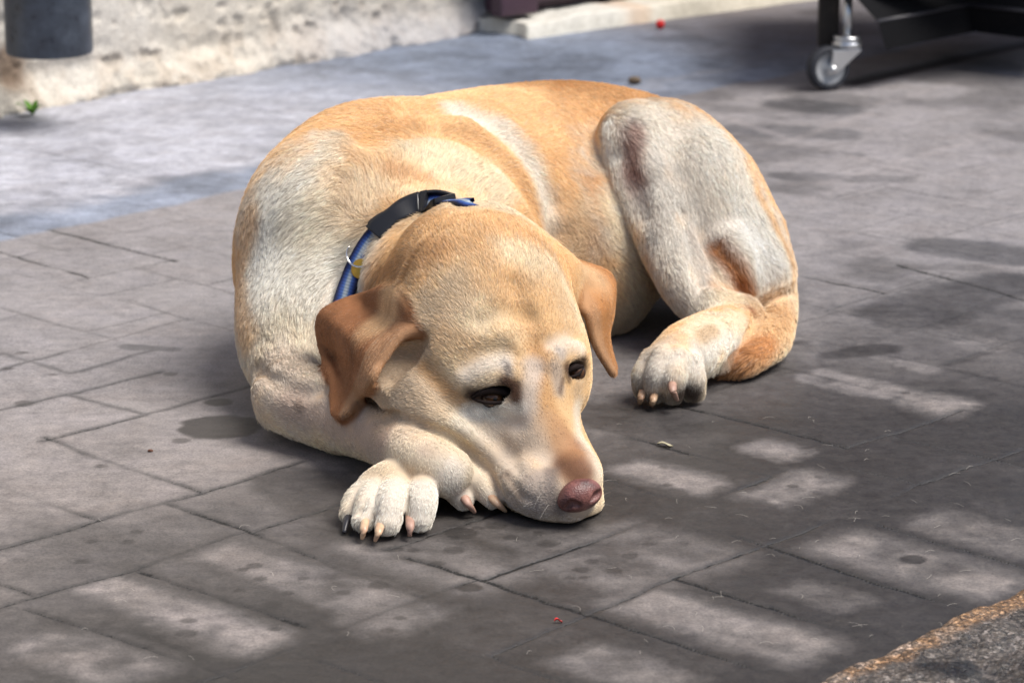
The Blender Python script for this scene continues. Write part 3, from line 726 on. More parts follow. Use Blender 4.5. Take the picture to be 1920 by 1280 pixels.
EAR_L = [[(742, 548, 2.975), (765, 578, 2.935), (790, 618, 2.872)],
         [(680, 556, 2.970), (705, 588, 2.925), (750, 632, 2.862)],
         [(606, 588, 2.975), (646, 620, 2.915), (716, 676, 2.868)],
         [(602, 645, 2.975), (642, 680, 2.930), (694, 715, 2.895)],
         [(625, 712, 2.965), (648, 728, 2.935), (676, 745, 2.910)],
         [(626, 772, 2.955), (638, 780, 2.940), (652, 772, 2.930)]]
EAR_R = [[(1035, 482, 3.02), (1055, 510, 2.97), (1072, 545, 2.93)],
         [(1100, 500, 3.02), (1106, 525, 2.96), (1090, 570, 2.925)],
         [(1144, 522, 3.02), (1133, 562, 2.95), (1103, 592, 2.92)],
         [(1146, 580, 3.01), (1133, 612, 2.945), (1110, 622, 2.92)],
         [(1138, 630, 2.99), (1134, 652, 2.94), (1121, 655, 2.92)],
         [(1152, 690, 2.95), (1149, 700, 2.935), (1143, 693, 2.93)]]

COLLAR_PX = [(636, 590), (648, 545), (662, 500), (690, 440), (738, 402), (796, 374), (842, 376), (884, 384)]
COLLAR_PTS = []; EARPTS_L = []; EARPTS_R = []; E2 = []
def build_dog(h):
    D = Field((-.36, 2.60, -.01), (.36, 3.78, .34), h)
    def tools(F):
        T = lambda pts, k, **kw: F.tube([PY(*p[:3]) for p in pts], [p[3] for p in pts], k=k, **kw)
        Z = lambda pts, k, **kw: F.tube([PZ(*p[:3]) for p in pts], [p[3] for p in pts], k=k, **kw)
        return T, Z
    T, Z = tools(D)
    # trunk: chest, barrel, loin, rump
    T([(720, 490, 3.25, .145), (810, 435, 3.34, .148), (930, 388, 3.45, .137), (1080, 352, 3.53, .123), (1210, 365, 3.53, .110), (1290, 420, 3.50, .085)], .03, sub=14)
    D.ell(PY(1085, 470, 3.42), (.10, .11, .11), k=.05)
    # shoulder and ruff
    D.ell(PY(600, 480, 3.18), (.088, .10, .13), k=.05)
    D.ell(PY(700, 400, 3.28), (.12, .13, .12), k=.04)
    D.ell(PY(590, 610, 3.10), (.075, .08, .075), k=.04)
    T([(720, 470, 3.22, .10), (800, 520, 3.10, .088)], .02)
    # skin folds over the shoulder
    D.tube([D.hit(x, y, .000) for x, y in ((690, 262), (800, 238), (890, 256), (968, 315), (1018, 385), (1048, 440))], [.002, .006, .008, .009, .008, .003], k=.035, op='sub')
    D.tube([D.hit(x, y, .000) for x, y in ((760, 205), (860, 203), (938, 240), (998, 300), (1040, 380))], [.002, .005, .006, .006, .002], k=.030, op='sub')
    # forelegs
    L = D.sub((-.36, 2.60, -.01), (.10, 3.20, .22)); T, Z = tools(L)
    D.tube([PY(570, 590, 3.13), PY(552, 670, 3.07), PZ(556, 735, .045)], [.055, .046, .039], k=.035)
    L.tube([PZ(556, 740, .043), PZ(575, 756, .042), PZ(635, 778, .040), PZ(710, 812, .042), PZ(782, 852, .052), PZ(838, 884, .040)], [.038, .0385, .036, .030, .026, .0245], k=.012)
    L.tube([PZ(600, 760, .045), PZ(640, 815, .02), PZ(645, 838, .008)], [.03, .016, .007], k=.015)
    L.tube([PZ(530, 745, .045), PZ(512, 778, .02)], [.03, .012], k=.02)
    for pts in ([(826, 884, .036, .0150), (850, 912, .025, .0135), (868, 936, .014, .0105)],
                [(852, 868, .042, .0160), (892, 902, .028, .0140), (924, 935, .014, .0095)],
                [(888, 858, .034, .0120), (918, 888, .022, .0100), (938, 912, .014, .0070)]):
        Z(pts, .003)
    L2 = D.sub((-.36, 2.60, -.01), (.10, 3.20, .22)); T, Z = tools(L2)
    L2.tube([PZ(920, 790, .045), PZ(830, 845, .028), PZ(775, 885, .026), PZ(742, 908, .027)], [.028, .023, .023, .025], k=.01)
    Z([(705, 918, .022, .019), (780, 918, .022, .021)], .010)
    for pts in ([(694, 912, .028, .012), (668, 938, .020, .012), (656, 962, .012, .0095)],
                [(710, 908, .028, .0135), (692, 942, .025, .0125), (681, 976, .013, .0105)],
                [(744, 906, .030, .0155), (734, 942, .028, .0145), (727, 981, .014, .0120)],
                [(788, 910, .028, .0155), (790, 942, .026, .0145), (787, 973, .014, .0125)]):
        Z(pts, .001)
    for pts in (((720, 918), (710, 945), (701, 970)), ((768, 918), (764, 938), (759, 958)), ((690, 935), (680, 955), (674, 962))):
        L2.tube([L2.hit(x, y, .001) for x, y in pts], [.001, .0026, .003], k=.004, op='sub')
    D.join(L2, .006); D.join(L, .004)
    # hind leg: thigh, shin, hock, foot
    H = D.sub((.04, 3.0, -.01), (.36, 3.7, .34)); T, Z = tools(H)
    T([(1200, 272, 3.43, .050), (1255, 288, 3.44, .060), (1318, 360, 3.43, .066), (1368, 450, 3.40, .064), (1405, 510, 3.38, .052)], .03, sub=12)
    T([(1184, 262, 3.40, .036), (1208, 345, 3.37, .038), (1252, 455, 3.325, .0315), (1290, 540, 3.285, .027), (1342, 592, 3.27, .026)], .025, sub=12)
    H.ell(PY(1318, 400, 3.39), (.052, .045, .092), k=.03)
    H.ell(PY(1370, 520, 3.33), (.030, .04, .055), k=.02)
    H.tube([H.hit(x, y, 0) for x, y in ((1282, 400), (1298, 450), (1313, 510), (1330, 548), (1364, 572))], [.001, .006, .008, .008, .006], k=.016, op='sub')
    H.tube([H.hit(x, y, 0) for x, y in ((1345, 460), (1378, 510), (1402, 560))], [.003, .007, .007], k=.02, op='sub')
    H.tube([H.hit(x, y, -.002) for x, y in ((1165, 290), (1188, 345), (1205, 400))], [.004, .009, .004], k=.025, op='sub')
    F = D.sub((.04, 3.0, -.01), (.36, 3.5, .12)); T, Z = tools(F)
    F.tube([PY(1388, 612, 3.27), PZ(1335, 636, .044), PZ(1290, 660, .046), PZ(1252, 688, .036)], [.030, .031, .033, .028], k=.006)
    for pts in ([(1224, 675, .042, .014), (1209, 705, .028, .014), (1206, 728, .014, .011)],
                [(1246, 672, .050, .014), (1233, 704, .034, .0145), (1229, 736, .014, .012)],
                [(1270, 672, .050, .0145), (1262, 706, .034, .015), (1261, 738, .014, .012)],
                [(1292, 680, .044, .0145), (1297, 708, .029, .015), (1300, 732, .014, .013)]):
        Z(pts, .002)
    D.join(F, .006)
    H.tube([PY(1330, 586, 3.265), PY(1385, 596, 3.285)], [.028, .026], k=.004)
    D.join(H, .008)
    # tail
    D.tube([PY(1425, 500, 3.46), PY(1452, 545, 3.40), PY(1457, 600, 3.33), PZ(1442, 642, .026), PZ(1402, 674, .022), PZ(1362, 697, .010)], [.036, .024, .021, .021, .016, .005], k=.004, sub=8)
    D.tube([D.hit(x, y, -.001) for x, y in ((1420, 596), (1402, 630), (1376, 662), (1350, 688))], [.003, .006, .006, .004], k=.007, op='sub')
    # head with the nape roll behind it
    N = D.sub((-.26, 2.60, -.01), (.16, 3.14, .30)); T, Z = tools(N)
    T([(815, 550, 3.05, .078), (855, 560, 3.00, .080)], .02)
    N.ell(PY(888, 566, 2.955), (.090, .070, .081), k=.010)
    e = lambda c, r, k, **kw: N.ell(HL(*c), r, HR, k=k, **kw)
    e((.004, -.052, -.068), (.085, .084, .064), .06)
    N.tube([PY(885, 500, 2.955), PY(905, 540, 2.885), HL(0, -.06, -.072)], [.060, .072, .070], k=.05)
    e((0, -.020, -.040), (.058, .052, .036), .02)
    e((-.060, .000, -.080), (.050, .060, .048), .03)
    N.tube([HP(742, 715, -.092), HP(800, 768, -.078), HP(858, 806, -.072)], [.026, .031, .026], k=.025)
    e((.050, -.020, -.070), (.034, .055, .044), .03)
    N.tube([HL(0, .0, -.044), HL(.002, .05, -.044), HL(.002, .118, -.038)], [.042, .038, .032], k=.02)
    for sgn in (-1, 1):
        N.tube([HL(sgn*.024, -.006, -.013), HL(sgn*.042, -.018, -.016), HL(sgn*.062, -.014, -.034)], [.011, .013, .012], k=.014)
        N.tube([HL(sgn*.030, .026, -.040), HL(sgn*.046, .020, -.042), HL(sgn*.062, .006, -.050)], [.008, .010, .009], k=.012)
    N.tube([HL(-.024, .03, -.060), HL(-.022, .080, -.060), PZ(996, 905, .030), PZ(1042, 928, .025)], [.028, .028, .024, .021], k=.012)
    N.tube([HL(.024, .03, -.060), HL(.026, .078, -.058), PZ(1086, 893, .040), PZ(1082, 925, .026)], [.028, .027, .022, .019], k=.012)
    N.tube([HL(-.01, .0, -.10), HL(-.006, .06, -.098), PZ(1000, 925, .024), PZ(1064, 940, .0205)], [.03, .029, .021, .0185], k=.012)
    # ear bases
    T([(1000, 520, 2.925, .032), (1055, 520, 2.95, .022), (1095, 535, 2.965, .008)], .03)
    T([(830, 580, 2.905, .034), (780, 585, 2.920, .020), (735, 580, 2.945, .008)], .03)
    # face creases
    for c, r in ((HP(924, 742, -.016), .020), (HP(1080, 694, -.020), .015)):
        N.ell(c, (r, .0080, .014), HR, k=.006, op='sub')
    cr = lambda pts, rs, k: N.tube([N.hit(x, y, -.002) for x, y in pts], rs, k=k, op='sub')
    cr([(970, 540), (985, 590), (1002, 640), (1010, 690)], [.001, .0045, .006, .002], .020)
    cr([(905, 606), (950, 590), (990, 598)], [.000, .002, .000], .020)
    cr([(872, 690), (905, 664), (945, 656), (975, 668)], [.001, .003, .003, .001], .014)
    cr([(1035, 645), (1062, 628), (1088, 632)], [.001, .003, .001], .012)
    cr([(790, 680), (845, 745), (905, 785), (965, 795)], [.002, .007, .007, .001], .020)
    N.tube([N.hit(x, y, .008) for x, y in ((815, 785), (860, 806), (905, 832), (945, 872), (965, 905))], [.008, .014, .016, .014, .008], k=.010)
    cr([(865, 770), (905, 800), (945, 840), (968, 880)], [.001, .004, .004, .001], .012)
    cr([(782, 638), (760, 660), (732, 702)], [.012, .016, .009], .010)
    cr([(946, 888), (958, 902), (976, 926), (1000, 942)], [.001, .0035, .003, .001], .006)
    D.join(N, .006)
    D.tube([D.hit(x, y, -.002) for x, y in ((480, 684), (520, 714), (565, 734), (622, 726))], [.001, .0055, .006, .003], k=.014, op='sub')
    D.tube([D.hit(x, y, .001) for x, y in ((700, 752), (745, 778), (800, 800), (850, 820), (885, 850), (915, 890), (944, 926))], [.002, .0035, .004, .004, .004, .0035, .002], k=.007, op='sub')
    COLLAR_PTS[:] = [D.hit(x, y, -.007 if x < 880 else -.004) for x, y in COLLAR_PX]
    # ears lie on whatever is under them
    for E, out in ((EAR_L, EARPTS_L), (EAR_R, EARPTS_R)):
        rows = []
        for i, row in enumerate(E):
            r_ = []
            for p in row:
                q = PY(*p)
                if E is EAR_L:
                    try: hY = D.hit(p[0], p[1], 0)[1]+(.002 if i == 0 else -.024 if p is row[2] else -.014)
                    except ValueError: hY = 9
                    q = PY(p[0], p[1], min(p[2], hY))
                r_.append(np.append(q, (.0052-.0003*i)))
            rows.append(r_)
        pts = patch(rows, 60, 40); out[:] = [patch([[q[:3] for q in r_] for r_ in rows], 40, 26)]
        E2.append(pts)
    for pts in E2: D.sheet(pts[:, :3], pts[:, 3], k=.014)
    # ground
    z = D.lo[2]+h*np.arange(D.n[2])
    D.a = np.maximum(D.a, (0.0015-z).astype(np.float32)[None, None, :])
    return D
# ------------------------------------------------------------------ the dog
VOX = .0022
DF = build_dog(VOX)
V, F = DF.mesh(); V = smooth_mesh(V, F, 3)
# keep the one outer skin
def vnormals(V, F):
    n = np.cross(V[F[:, 2]]-V[F[:, 0]], V[F[:, 3]]-V[F[:, 1]]); N = np.zeros_like(V)
    for k in range(4):
        for a in range(3): N[:, a] += np.bincount(F[:, k], n[:, a], len(V))
    return N/(np.linalg.norm(N, axis=1)[:, None]+1e-12), np.linalg.norm(n, axis=1)/2, n/(np.linalg.norm(n, axis=1)[:, None]+1e-12)
VN, FA, FN = vnormals(V, F)
if (VN*(V-V.mean(0))).sum() < 0: F = F[:, ::-1].copy(); VN, FA, FN = vnormals(V, F)
S = lambda x, y: DF.hit(x, y)

class Near:                                              # nearest sample points on a coarse lattice
    def __init__(s, P):
        from mathutils.kdtree import KDTree
        s.k = KDTree(len(P)); [s.k.insert(p, i) for i, p in enumerate(P)]; s.k.balance()
    def d(s, Q): return np.array([s.k.find(q)[2] for q in Q])
earL, earR = EARPTS_L[0], EARPTS_R[0]

# coat colours, a little shade and highlight painted in, laid on in order; each patch is a line on the coat with a width
TAN = (.78, .50, .25); PALE = (.80, .69, .50); WHITE = (.80, .77, .69); GOLD = (.75, .49, .25); RUST = (.50, .215, .075); EARC = (.36, .165, .075)
GREY = (.50, .46, .42); BROWN = (.10, .055, .035); DARK = (.055, .035, .028); PINK = (.42, .26, .21); RED = (.20, .085, .06); SAND = (.62, .46, .29); TOP = (.75, .46, .215)
PAINT = [
 # trunk: pale shoulder, ruff and belly
 (((480, 560), (520, 420), (600, 330)), .075, WHITE, .75), (((560, 480), (620, 560), (600, 660)), .085, WHITE, .85), (((500, 440), (560, 360), (620, 340)), .05, WHITE, .6), (((520, 640), (600, 700)), .05, PALE, .7),
 (((640, 400), (700, 330), (800, 330), (900, 400)), .055, PALE, .65), (((800, 290), (930, 340), (1000, 440)), .040, PALE, .85), (((850, 210), (930, 240), (1000, 320), (1030, 420)), .020, WHITE, .8),
 (((690, 300), (760, 330), (790, 350)), .030, TAN, .65), (((740, 325), (800, 340)), .014, RUST, .35), (((470, 400), (450, 520), (465, 620)), .022, TAN, .7),
 (((760, 225), (870, 240), (950, 300)), .012, TAN, .6), (((640, 340), (700, 400)), .03, GOLD, .4), (((640, 500), (650, 560)), .030, WHITE, .6),
 (((1080, 430), (1130, 560), (1140, 640)), .045, SAND, .8), (((1130, 380), (1180, 480), (1190, 560)), .026, PALE, .8), (((1190, 480), (1205, 560), (1180, 620)), .026, WHITE, .8), (((1100, 330), (1120, 470)), .014, RUST, .25),
 (((1222, 540), (1235, 600), (1200, 650)), .035, DARK, .9), (((1260, 590), (1240, 630)), .03, BROWN, .8),  # shade of the gap between belly and leg, painted as dark coat
 # hind leg
 (((1200, 230), (1260, 260), (1330, 360), (1380, 470)), .075, WHITE, .85), (((1190, 300), (1230, 420), (1290, 540)), .050, WHITE, .7), (((1250, 330), (1300, 450)), .040, GREY, .35), (((1300, 450), (1330, 540)), .024, GREY, .45),
 (((1400, 420), (1440, 500), (1450, 540)), .036, (.80, .765, .69), .85), (((1340, 270), (1400, 360), (1455, 450), (1480, 530)), .034, WHITE, .75), (((1350, 240), (1420, 360), (1476, 470), (1489, 530)), .008, GOLD, .75),
 (((1172, 240), (1175, 270)), .016, GREY, .5), (((1185, 250), (1185, 320), (1195, 350)), .015, PINK, .8), (((1182, 280), (1186, 320)), .010, RED, .35), (((1190, 330), (1205, 370)), .012, RED, .65), (((1215, 400), (1225, 440)), .010, BROWN, .5),
 (((1140, 230), (1150, 290)), .010, WHITE, .8), (((1345, 465), (1375, 500), (1400, 550)), .015, RUST, .95), (((1385, 525), (1412, 580)), .010, (.36, .12, .035), .9),
 (((1290, 590), (1350, 560), (1390, 560)), .022, PALE, .8), (((1210, 700), (1300, 680), (1340, 640), (1380, 620)), .040, WHITE, .9), (((1300, 618), (1345, 602), (1395, 600)), .018, PALE, .9), (((1315, 630), (1340, 618)), .011, SAND, .8), (((1278, 740), (1302, 738)), .016, DARK, .95), (((1205, 742), (1235, 745)), .009, DARK, .7),
 (((1460, 560), (1460, 620), (1430, 660)), .032, GOLD, .8), (((1440, 640), (1400, 670), (1360, 698)), .024, (.58, .27, .10), .9), (((1352, 702), (1362, 697)), .008, WHITE, .9),
 (((1210, 380), (1262, 480), (1300, 560)), .030, (.72, .69, .62), .6), (((1405, 440), (1440, 500)), .026, (.84, .82, .76), .8),
 # forelegs
 (((500, 700), (560, 740), (680, 800), (800, 860), (900, 920)), .045, (.72, .62, .51), .9), (((540, 760), (640, 800), (720, 820)), .022, PINK, .35), (((556, 758), (560, 765)), .006, BROWN, .5),
 (((840, 860), (900, 920)), .035, WHITE, .6), (((700, 940), (790, 940)), .05, WHITE, .85), (((700, 885), (790, 885)), .012, SAND, .6), (((740, 860), (790, 850)), .025, PALE, .6),
 (((800, 840), (880, 860), (930, 910)), .010, (.60, .46, .38), .5),
 # nape, crown
 (((720, 500), (780, 440), (880, 410), (1000, 450), (1060, 490)), .045, TOP, .9), (((700, 520), (760, 500), (820, 480)), .020, (.52, .29, .13), .7), (((900, 440), (980, 470)), .02, GOLD, .5),
 (((870, 560), (860, 630), (880, 700)), .045, PALE, .65), (((930, 500), (990, 520)), .03, GOLD, .5), (((960, 480), (1040, 520), (1080, 600)), .025, PALE, .75), (((850, 560), (800, 640), (780, 700)), .030, (.66, .50, .33), .7),
 (((940, 530), (990, 580), (1010, 640)), .030, GOLD, .55), (((1040, 540), (1080, 640)), .020, GOLD, .5), (((830, 640), (880, 660)), .02, GOLD, .4), (((900, 600), (960, 620)), .02, PALE, .35),
 # cheek and muzzle
 (((722, 545), (700, 585), (680, 640)), .018, (.62, .36, .18), .9),
 (((720, 720), (790, 760), (840, 790)), .040, (.66, .53, .38), .85), (((800, 690), (850, 740), (900, 780), (960, 795)), .009, (.55, .33, .15), .75), (((850, 820), (900, 850), (950, 900)), .030, PALE, .8), (((870, 790), (920, 810)), .014, WHITE, .5),
 (((960, 790), (965, 860), (995, 920)), .034, (.68, .59, .49), .8), (((930, 770), (900, 760)), .012, WHITE, .7), (((1000, 800), (1030, 860)), .022, (.66, .56, .45), .7),
 (((1085, 770), (1095, 830), (1115, 880)), .014, (.80, .72, .58), .85), (((1010, 660), (1015, 720), (1040, 790), (1070, 850)), .012, (.60, .35, .16), .8), (((1068, 835), (1082, 885)), .017, (.34, .16, .08), .85), (((1058, 862), (1090, 886)), .014, (.20, .10, .06), .8), (((1050, 800), (1075, 850)), .012, (.48, .27, .14), .6), (((1020, 790), (1050, 830)), .014, (.55, .35, .20), .5),  # first stroke paints the highlight down the muzzle's right side
 (((960, 945), (1000, 962), (1060, 970), (1100, 962)), .016, (.42, .36, .32), .7), (((1032, 885), (1036, 930), (1052, 958)), .009, (.17, .14, .13), .8), (((1000, 900), (1008, 945)), .016, (.38, .33, .30), .65), (((950, 890), (975, 930)), .007, (.40, .30, .22), .6),
 # eyes and brows
 (((880, 702), (910, 684), (946, 676)), .0115, (.72, .67, .60), .7), (((1000, 690), (990, 740), (975, 790)), .013, (.66, .58, .50), .85), (((1042, 652), (1070, 643), (1090, 652)), .0120, (.72, .66, .58), .7), (((1045, 690), (1050, 730)), .010, (.45, .40, .36), .7),
 (((950, 682), (955, 700)), .0065, GREY, .8), (((953, 684), (955, 696)), .003, DARK, .6), (((1050, 660), (1056, 668)), .006, GREY, .7),
 (((880, 772), (930, 778), (970, 765)), .010, WHITE, .9), (((1080, 735), (1086, 720)), .008, SAND, .7),
 (((892, 738), (925, 730), (958, 735)), .0115, DARK, 1.0), (((950, 715), (966, 725), (966, 745)), .0085, BROWN, 1.0), (((886, 742), (900, 744)), .006, DARK, .9),
 (((1075, 682), (1078, 700)), .0105, DARK, 1.0), (((1062, 690), (1066, 708)), .007, BROWN, .95), (((1092, 676), (1094, 690)), .005, BROWN, .8), (((968, 750), (975, 765)), .004, DARK, .5), (((1055, 715), (1050, 735)), .004, BROWN, .6),
]
def seg3(Q, a, b):
    d = b-a; t = np.clip(((Q-a)@d)/max(d@d, 1e-9), 0, 1); return np.linalg.norm(Q-a-t[:, None]*d, axis=1)
def coat_colour(Q):
    n1 = fbm(Q, 22, 3, 200); n2 = fbm(Q, 75, 3, 210)
    col = np.tile(np.array(TAN), (len(Q), 1))
    z = Q[:, 2]; und = sstep(.09, .02, z+.02*n1)[:, None]; col = col*(1-.8*und)+np.array(PALE)*.8*und
    head = (Q-HO)@HR.T; inh = sstep(.14, .11, np.linalg.norm(head-np.array([0, 0, -.05]), axis=1))[:, None]
    col = col*(1-inh)+np.array((.75, .52, .28))*inh
    for pts, r, c, s in PAINT:
        try: P = [S(*p) for p in pts]
        except ValueError: continue
        P = np.array(P); lo = P.min(0)-r*1.6; hi = P.max(0)+r*1.6; m = ((Q > lo) & (Q < hi)).all(1)
        if not m.any(): continue
        q = Q[m]; d = np.min([seg3(q, P[i], P[i+1]) for i in range(len(P)-1)], 0)
        na = min(1, max(.25, r/.035)); k = sstep(1.40, .25, d/r+(.30*n1[m]+.30*n2[m])*na)*s
        col[m] = col[m]*(1-k[:, None])+np.array(c)*k[:, None]
    for E, cc in ((earL, EARC), (earR, (.52, .25, .095))):
        lo = E.min(0)-.02; hi = E.max(0)+.02; m = np.where(((Q > lo) & (Q < hi)).all(1))[0]
        if len(m):
            g = E.reshape(26, 40, 3); d = Near(E).d(Q[m])
            root = g[:, :8].reshape(-1, 3).mean(0); far = np.linalg.norm(Q[m]-root, axis=1)
            k = (sstep(.0130, .0080, d))[:, None]; fk = sstep(.018, .055, far+.010*n1[m])[:, None]
            lightc = (np.array((.68, .44, .24))*(1-fk)+np.array(cc)*fk)*(1+.12*n1[m][:, None]+.10*n2[m][:, None])
            rimd = Near(g[-4:].reshape(-1, 3)).d(Q[m]); rr = sstep(.012, .003, rimd)[:, None]; lightc = lightc*(1-.75*rr)+np.array((.52, .32, .18))*.75*rr
            col[m] = col[m]*(1-k)+lightc*k
    return np.clip(col*(1+.07*n1[:, None]+.06*n2[:, None]), .01, .86)

# combing: (from, towards, hair length, lift)
COMB = [((1085, 880), (1070, 830), .0035, .2), ((1050, 800), (1020, 730), .004, .2), ((1010, 700), (990, 640), .005, .2), ((980, 620), (950, 540), .006, .2), ((920, 520), (890, 450), .008, .25), ((880, 420), (860, 400), .010, .35),
 ((1000, 470), (980, 440), .009, .3), ((790, 470), (750, 450), .010, .35), ((860, 640), (820, 600), .007, .2), ((930, 690), (890, 690), .005, .3), ((800, 740), (730, 720), .007, .2), ((960, 850), (900, 800), .0045, .2), ((890, 840), (840, 800), .005, .2),
 ((1040, 950), (990, 930), .004, .3), ((1070, 650), (1070, 600), .005, .25), ((1060, 560), (1040, 510), .006, .2), ((900, 780), (870, 750), .005, .3), ((990, 760), (970, 720), .004, .25), ((1090, 780), (1085, 740), .004, .2),
 ((700, 590), (640, 620), .006, .12), ((640, 620), (630, 700), .006, .12), ((640, 720), (635, 765), .006, .12), ((1110, 520), (1135, 560), .006, .12), ((1140, 580), (1145, 640), .006, .12), ((1100, 590), (1125, 650), .006, .12),
 ((620, 540), (580, 600), .017, .30), ((600, 460), (560, 500), .018, .30), ((650, 480), (620, 500), .018, .35), ((560, 380), (520, 430), .014, .25), ((620, 300), (570, 340), .012, .22), ((540, 560), (540, 630), .016, .28), ((600, 640), (610, 700), .015, .28), ((480, 480), (465, 550), .012, .22), ((560, 680), (580, 710), .012, .25), ((640, 600), (620, 660), .016, .3),
 ((700, 360), (690, 300), .015, .3), ((780, 340), (790, 270), .014, .28), ((700, 250), (650, 240), .011, .2), ((860, 340), (900, 290), .014, .25), ((950, 370), (1000, 350), .012, .22), ((850, 200), (920, 190), .010, .2), ((1000, 220), (1080, 200), .010, .2), ((1100, 260), (1150, 240), .010, .2),
 ((1060, 380), (1100, 420), .010, .2), ((1100, 480), (1130, 540), .011, .22), ((1160, 500), (1190, 570), .014, .3), ((1200, 560), (1190, 620), .018, .4), ((1150, 180), (1230, 190), .012, .25),
 ((1190, 220), (1230, 240), .010, .25), ((1150, 260), (1160, 320), .012, .3), ((1250, 280), (1300, 340), .010, .2), ((1330, 360), (1370, 430), .011, .2), ((1400, 420), (1430, 490), .012, .2), ((1440, 480), (1460, 530), .012, .2), ((1230, 380), (1250, 440), .012, .28), ((1270, 470), (1290, 530), .012, .28), ((1310, 520), (1330, 560), .010, .25), ((1370, 500), (1395, 550), .012, .25),
 ((1350, 620), (1290, 660), .007, .2), ((1268, 680), (1262, 722), .006, .2), ((1222, 688), (1210, 720), .006, .2), ((1296, 690), (1298, 722), .006, .2), ((1390, 590), (1370, 610), .007, .2),
 ((1450, 560), (1460, 610), .012, .2), ((1455, 620), (1430, 660), .013, .2), ((1420, 665), (1380, 690), .015, .18), ((1375, 690), (1355, 702), .018, .15),
 ((520, 700), (540, 740), .009, .2), ((560, 740), (640, 790), .007, .2), ((700, 800), (780, 850), .006, .2), ((830, 870), (856, 915), .005, .16), ((880, 885), (918, 928), .005, .16), ((770, 870), (740, 910), .005, .18), ((730, 920), (722, 970), .006, .2), ((790, 920), (788, 965), .006, .2), ((675, 925), (660, 960), .006, .2), ((700, 920), (685, 968), .006, .2), ((510, 780), (560, 800), .008, .2)]
def comb_field(Q):
    P = []; Dv = []; Ln = []; Lf = []
    for a, b, L, lf in COMB:
        try: pa, pb = S(*a), S(*b)
        except ValueError: continue
        d = pb-pa; n = np.linalg.norm(d)
        if n > .15: d = d*0
        P.append(pa); Dv.append(d/(n+1e-9)); Ln.append(L); Lf.append(lf)
    P = np.array(P); Dv = np.array(Dv); Ln = np.array(Ln); Lf = np.array(Lf)
    W = 0; out = 0; ol = 0; of = 0
    for i in range(len(P)):
        w = 1/(np.linalg.norm(Q-P[i], axis=1)+.006)**4
        W = W+w; out = out+w[:, None]*Dv[i]; ol = ol+w*Ln[i]; of = of+w*Lf[i]
    return out/W[:, None], ol/W, of/W

dog = empty('dog', (0.0, 3.15, 0)); tag(dog, 'yellow labrador lying curled on the pavement with its chin beside its crossed forepaws', 'dog')
vcol = coat_colour(V)
ms = NT('skin_and_undercoat', .8, .15); ms.base(ms.mix(1.0, ms.attr('col'), (.72, .68, .66), 'MULTIPLY')); nz = ms.noise(500, 3, .7); ms.bump(nz, .4, .001)
body = obj('body', V, F, ms.m, dog, cols={'col': vcol})

# hair: roots spread evenly over the skin, above the ground line
def scatter(n, wgt):
    fw = FA*wgt; cdf = np.cumsum(fw); cdf /= cdf[-1]; fi = np.searchsorted(cdf, rng.random(n))
    a, b = rng.random(n), rng.random(n); q = F[fi]
    bw = np.stack([(1-a)*(1-b), a*(1-b), a*b, (1-a)*b], 1)
    return (V[q]*bw[:, :, None]).sum(1), (VN[q]*bw[:, :, None]).sum(1), (vcol[q]*bw[:, :, None]).sum(1)
fc = V[F].mean(1); wg = np.where(fc[:, 2] < .006, .1, 1.0)*np.where(FN[:, 2] < -.75, .3, 1.0)
dh = np.linalg.norm(fc-HO, axis=1); wg = wg*np.where(dh < .17, 2.0, 1.0)
hid = (FN*(fc-CP)).sum(1) > .25*np.linalg.norm(fc-CP, axis=1); wg = wg*np.where(hid, .35, 1.0)
# bare places: inside the eye sockets, the nose pad
bare = [(HP(924, 742, -.022), .0155), (HP(1080, 694, -.024), .0125)]
noseP = S(1091, 937)
NH = 640000
RP, RN, RC = scatter(NH, wg); RN /= np.linalg.norm(RN, axis=1)[:, None]
ok = np.linalg.norm(RP-noseP, axis=1) > .017
for c, r in bare:
    q_ = (RP-c)@HR.T; ok &= np.sqrt((q_[:, 0]/(r*1.12))**2+(q_[:, 1]/(r*.55))**2+(q_[:, 2]/.016)**2) > 1
RP, RN, RC = RP[ok], RN[ok], RC[ok]; NH = len(RP)
# the comb is worked out on a thinned set of points and looked up
cd, cl, cf = [], [], []
for i in range(0, NH, 60000):
    a, b, c = comb_field(RP[i:i+60000]); cd.append(a); cl.append(b); cf.append(c)
cd = np.vstack(cd); cl = np.concatenate(cl); cf = np.concatenate(cf)
for E in (earL, earR):
    g = E.reshape(26, 40, 3); gd = np.gradient(g, axis=1); gd /= np.linalg.norm(gd, axis=2)[:, :, None]+1e-9; gd = gd.reshape(-1, 3)
    mk = np.where(((RP > E.min(0)-.01) & (RP < E.max(0)+.01)).all(1))[0]; kn = Near(E)
    for i in mk:
        _, j, dd_ = kn.k.find(RP[i])
        if dd_ < .0088: cd[i] = gd[j]; cl[i] = .0052; cf[i] = .16
swirl = np.stack([fbm(RP, 30, 2, 300+k) for k in range(3)], 1)*.34+np.stack([vnoise(RP, 110, 310+k) for k in range(3)], 1)*.16+rng.normal(0, .11, (NH, 3)); swirl *= np.clip(cl/.011, .30, 1)[:, None]
cd = cd+swirl; cd -= RN*(cd*RN).sum(1)[:, None]; cd /= np.linalg.norm(cd, axis=1)[:, None]+1e-9
cdist = np.min([seg3(RP, COLLAR_PTS[i], COLLAR_PTS[i+1]) for i in range(len(COLLAR_PTS)-1)], 0); cl = np.where(cdist < .019, cl*.45, cl)
cl = cl*.82*rng.uniform(.65, 1.25, NH)*(1+.15*fbm(RP, 40, 2, 320)); lift = np.clip(cf+rng.normal(0, .07, NH), .03, .8)
